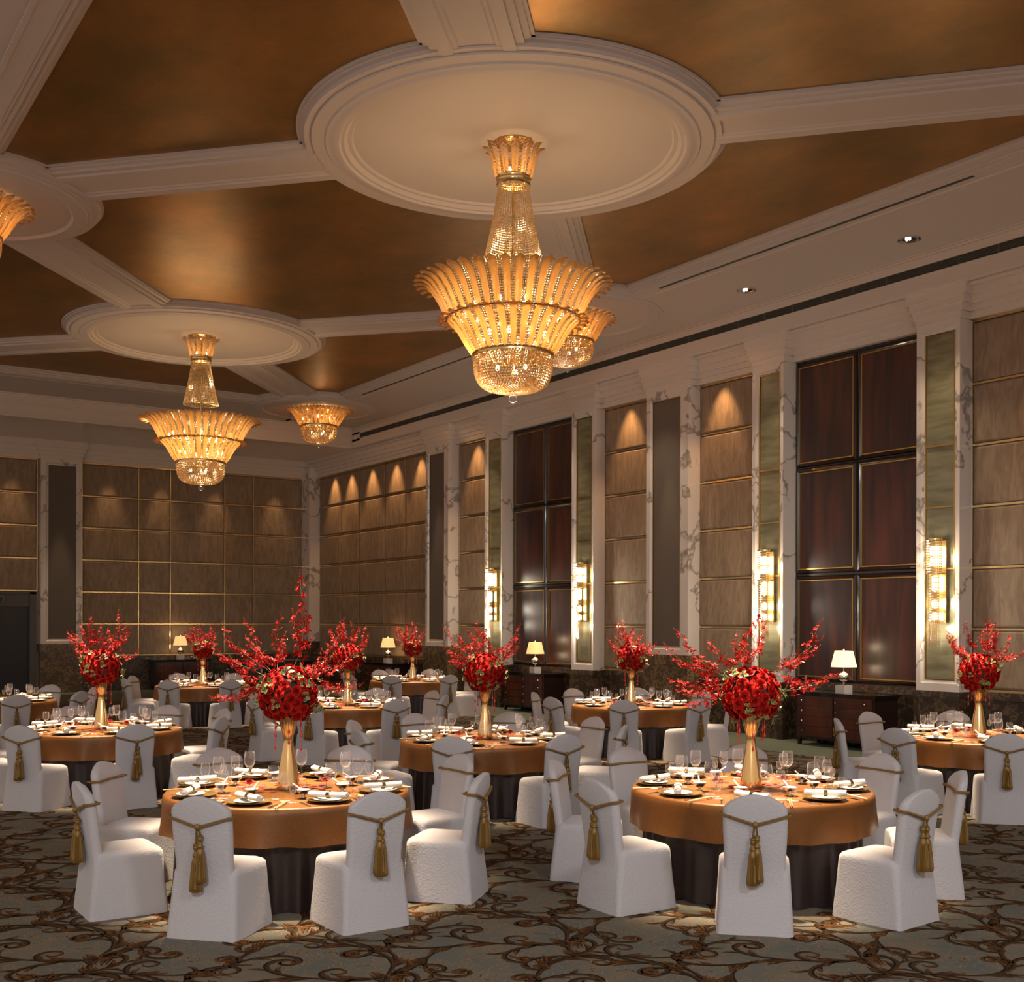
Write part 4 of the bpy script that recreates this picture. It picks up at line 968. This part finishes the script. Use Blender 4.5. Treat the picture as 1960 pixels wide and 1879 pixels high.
def bouquet(cx, cy, k, sc, nsp, seed):
    r = random.Random(seed)
    t = thing('flower_arrangement', (cx, cy, ZT-.001), r.uniform(0, 6), 'red roses and orchid sprays in gold vase on the %s' % TN[k], 'flower arrangement', 'flower centrepieces')
    inv = -t.rotation_euler[2]
    link('gold_vase', VSM, t); zc = .572+.175*sc
    c = link('foliage_core', COREM, t); c.location = (0, 0, zc); c.scale = (sc, sc, sc)
    n = 84
    for i in range(n):
        z = 1-2*(i+.5)/n
        if z < -.90: continue
        q = sqrt(1-z*z); a = i*2.39996+r.uniform(-.12, .12); d = Vector((q*cos(a), q*sin(a), z*.94)).normalized()
        o = link('rose', ROS[i % 2], t); o.location = Vector((0, 0, zc))+d*(.198+r.uniform(-.008, .012))*sc
        o.rotation_euler = (d+Vector((r.uniform(-.2, .2), r.uniform(-.2, .2), r.uniform(-.1, .2)))).to_track_quat('Z', 'X').to_euler()
        s = r.uniform(.88, 1.12)*sc; o.scale = (s, s, s)
    for i, (az, el, ln, m) in enumerate(nsp):
        # az is given in the room's frame, el above the horizontal
        d = Vector((cos(az+inv)*cos(el), sin(az+inv)*cos(el), sin(el)))
        o = link('orchid_spray', SPR[m], t); o.location = Vector((0, 0, zc+.03))+d*.17*sc
        o.rotation_euler = Matrix((d, Vector((0, 0, 1)).cross(d).normalized(), d.cross(Vector((0, 0, 1)).cross(d).normalized()))).transposed().to_euler()
        s = ln/.45; o.scale = (s, max(.8, s*.8), max(.8, s*.8))
    for i in range(24):
        z = r.uniform(-.85, .75); q = sqrt(1-z*z); a = i*2.4+r.uniform(-.2, .2); d = Vector((q*cos(a), q*sin(a), z))
        o = link('leaf_sprig', SGM[i % 2], t); o.location = Vector((0, 0, zc))+d*.215*sc; o.rotation_euler = d.to_track_quat('Z', 'X').to_euler(); s = r.uniform(.85, 1.3); o.scale = (s, s, s)
    for i in range(6):
        a = i/6*6.28+.4; o = link('bead_pendant', PDN[i % 3], t); o.location = (.115*cos(a)*sc, .115*sin(a)*sc, zc-.135*sc)
RT, FW = radians(-34.1), radians(55.9)      # world angles of picture-right and of the view direction
def fan(seed, spec=None):
    r = random.Random(seed); out = list(spec or [])
    while len(out) < 15:
        side = r.choice((0, pi)) if r.random() < .65 else r.choice((FW-RT, pi+FW-RT))
        out.append((RT+side+r.uniform(-.7, .7), radians(r.uniform(12, 78)), r.uniform(.26, .46), r.randrange(4)))
    return out
spec1 = [(RT+pi, radians(25), .52, 0), (RT+pi+.2, radians(38), .50, 0), (RT+pi-.3, radians(48), .42, 2), (RT+pi+.1, radians(-2), .46, 1), (RT+pi, radians(12), .42, 3), (RT+.1, radians(78), .62, 2), (RT, radians(72), .5, 3), (RT, radians(24), .40, 0), (RT+.2, radians(8), .42, 1), (RT-.1, radians(40), .36, 2)]
spec2 = [(RT+pi, radians(20), .55, 0), (RT+pi, radians(10), .50, 1), (RT+pi+.1, radians(32), .50, 2), (RT+pi-.2, radians(2), .44, 1), (RT+pi, radians(80), .52, 3), (RT+.6, radians(70), .40, 0), (RT, radians(30), .50, 0), (RT+.1, radians(38), .52, 2), (RT, radians(14), .52, 1), (RT-.2, radians(6), .44, 2), (RT+pi+.2, radians(-8), .40, 1)]
for k in range(1, 10):
    cx, cy = TC[k]
    sp = fan(k+10, spec1 if k == 1 else spec2 if k == 2 else None)
    bouquet(cx, cy, k, {8: .86, 9: .92}.get(k, 1.0), sp, k)
# loose petals, rose cubes
def petal_mesh(seed):
    r = random.Random(seed); mb = MB(); V = []
    for i in range(4):
        for j in range(5):
            x = (i/3-.5)*.056; y = (j/4-.5)*.050*sin(pi*(.25+.6*i/3)); V.append((x, y, .002+5*(x*x+y*y*1.4)))
    mb.add(V, [(i*5+j, i*5+j+1, i*5+j+6, i*5+j+5) for i in range(3) for j in range(4)]); return mb.mesh('rose_petal', 'petal')
PTM = [petal_mesh(1), petal_mesh(2)]
mb = MB()
for (x0, x1, y0, y1) in ((-.035, .035, -.035, -.031), (-.035, .035, .031, .035), (-.035, -.031, -.031, .031), (.031, .035, -.031, .031)): mb.box(x0, x1, y0, y1, 0, .07)
mb.box(-.035, .035, -.035, .035, 0, .006); CUM = mb.mesh('glass_cube', 'glass', False)
CN = ('left of', 'right of', 'behind', 'in front of')
for k in range(1, 10):
    cx, cy = TC[k]; r = random.Random(50+k)
    for i in range(32):
        while True:
            a = r.uniform(0, 6.283); q = .12+.27*r.random()**1.1
            if all(hypot(q*cos(a)-.30*cos(z), q*sin(a)-.30*sin(z)) > .085 for z in (RT+pi+.25, RT+.3, FW)): break
        o = put('rose_petal', PTM[i % 2], (cx+q*cos(a), cy+q*sin(a), ZT+.0005*(i % 5)), r.uniform(0, 6), 'loose red rose petal scattered round the vase on the %s' % TN[k], 'rose petal', 'petals on the %s' % TN[k])
        if i % 4 == 0: o.rotation_euler = (r.uniform(-.25, .25), r.uniform(-.25, .25), r.uniform(0, 6)); o.location.z += .006
    for i, az in enumerate((RT+pi+.25, RT+.3, FW, FW+pi)):
        if i == 3: continue
        q = .30; t = thing('rose_cube', (cx+q*cos(az), cy+q*sin(az), ZT), r.uniform(0, 1.5), 'red rose in small glass cube %s the vase, %s' % (CN[i], TN[k]), 'flower cube', 'rose cubes on the tables')
        link('glass_cube', CUM, t); o = link('rose', ROS[0], t); o.location = (0, 0, .045); o.scale = (1.05, 1.05, 1.1)
        mb = MB(); mb.tube([(0, 0, .006), (.004, 0, .05)], .002, 5); mb.obj('rose_stem', 'leaf', t)
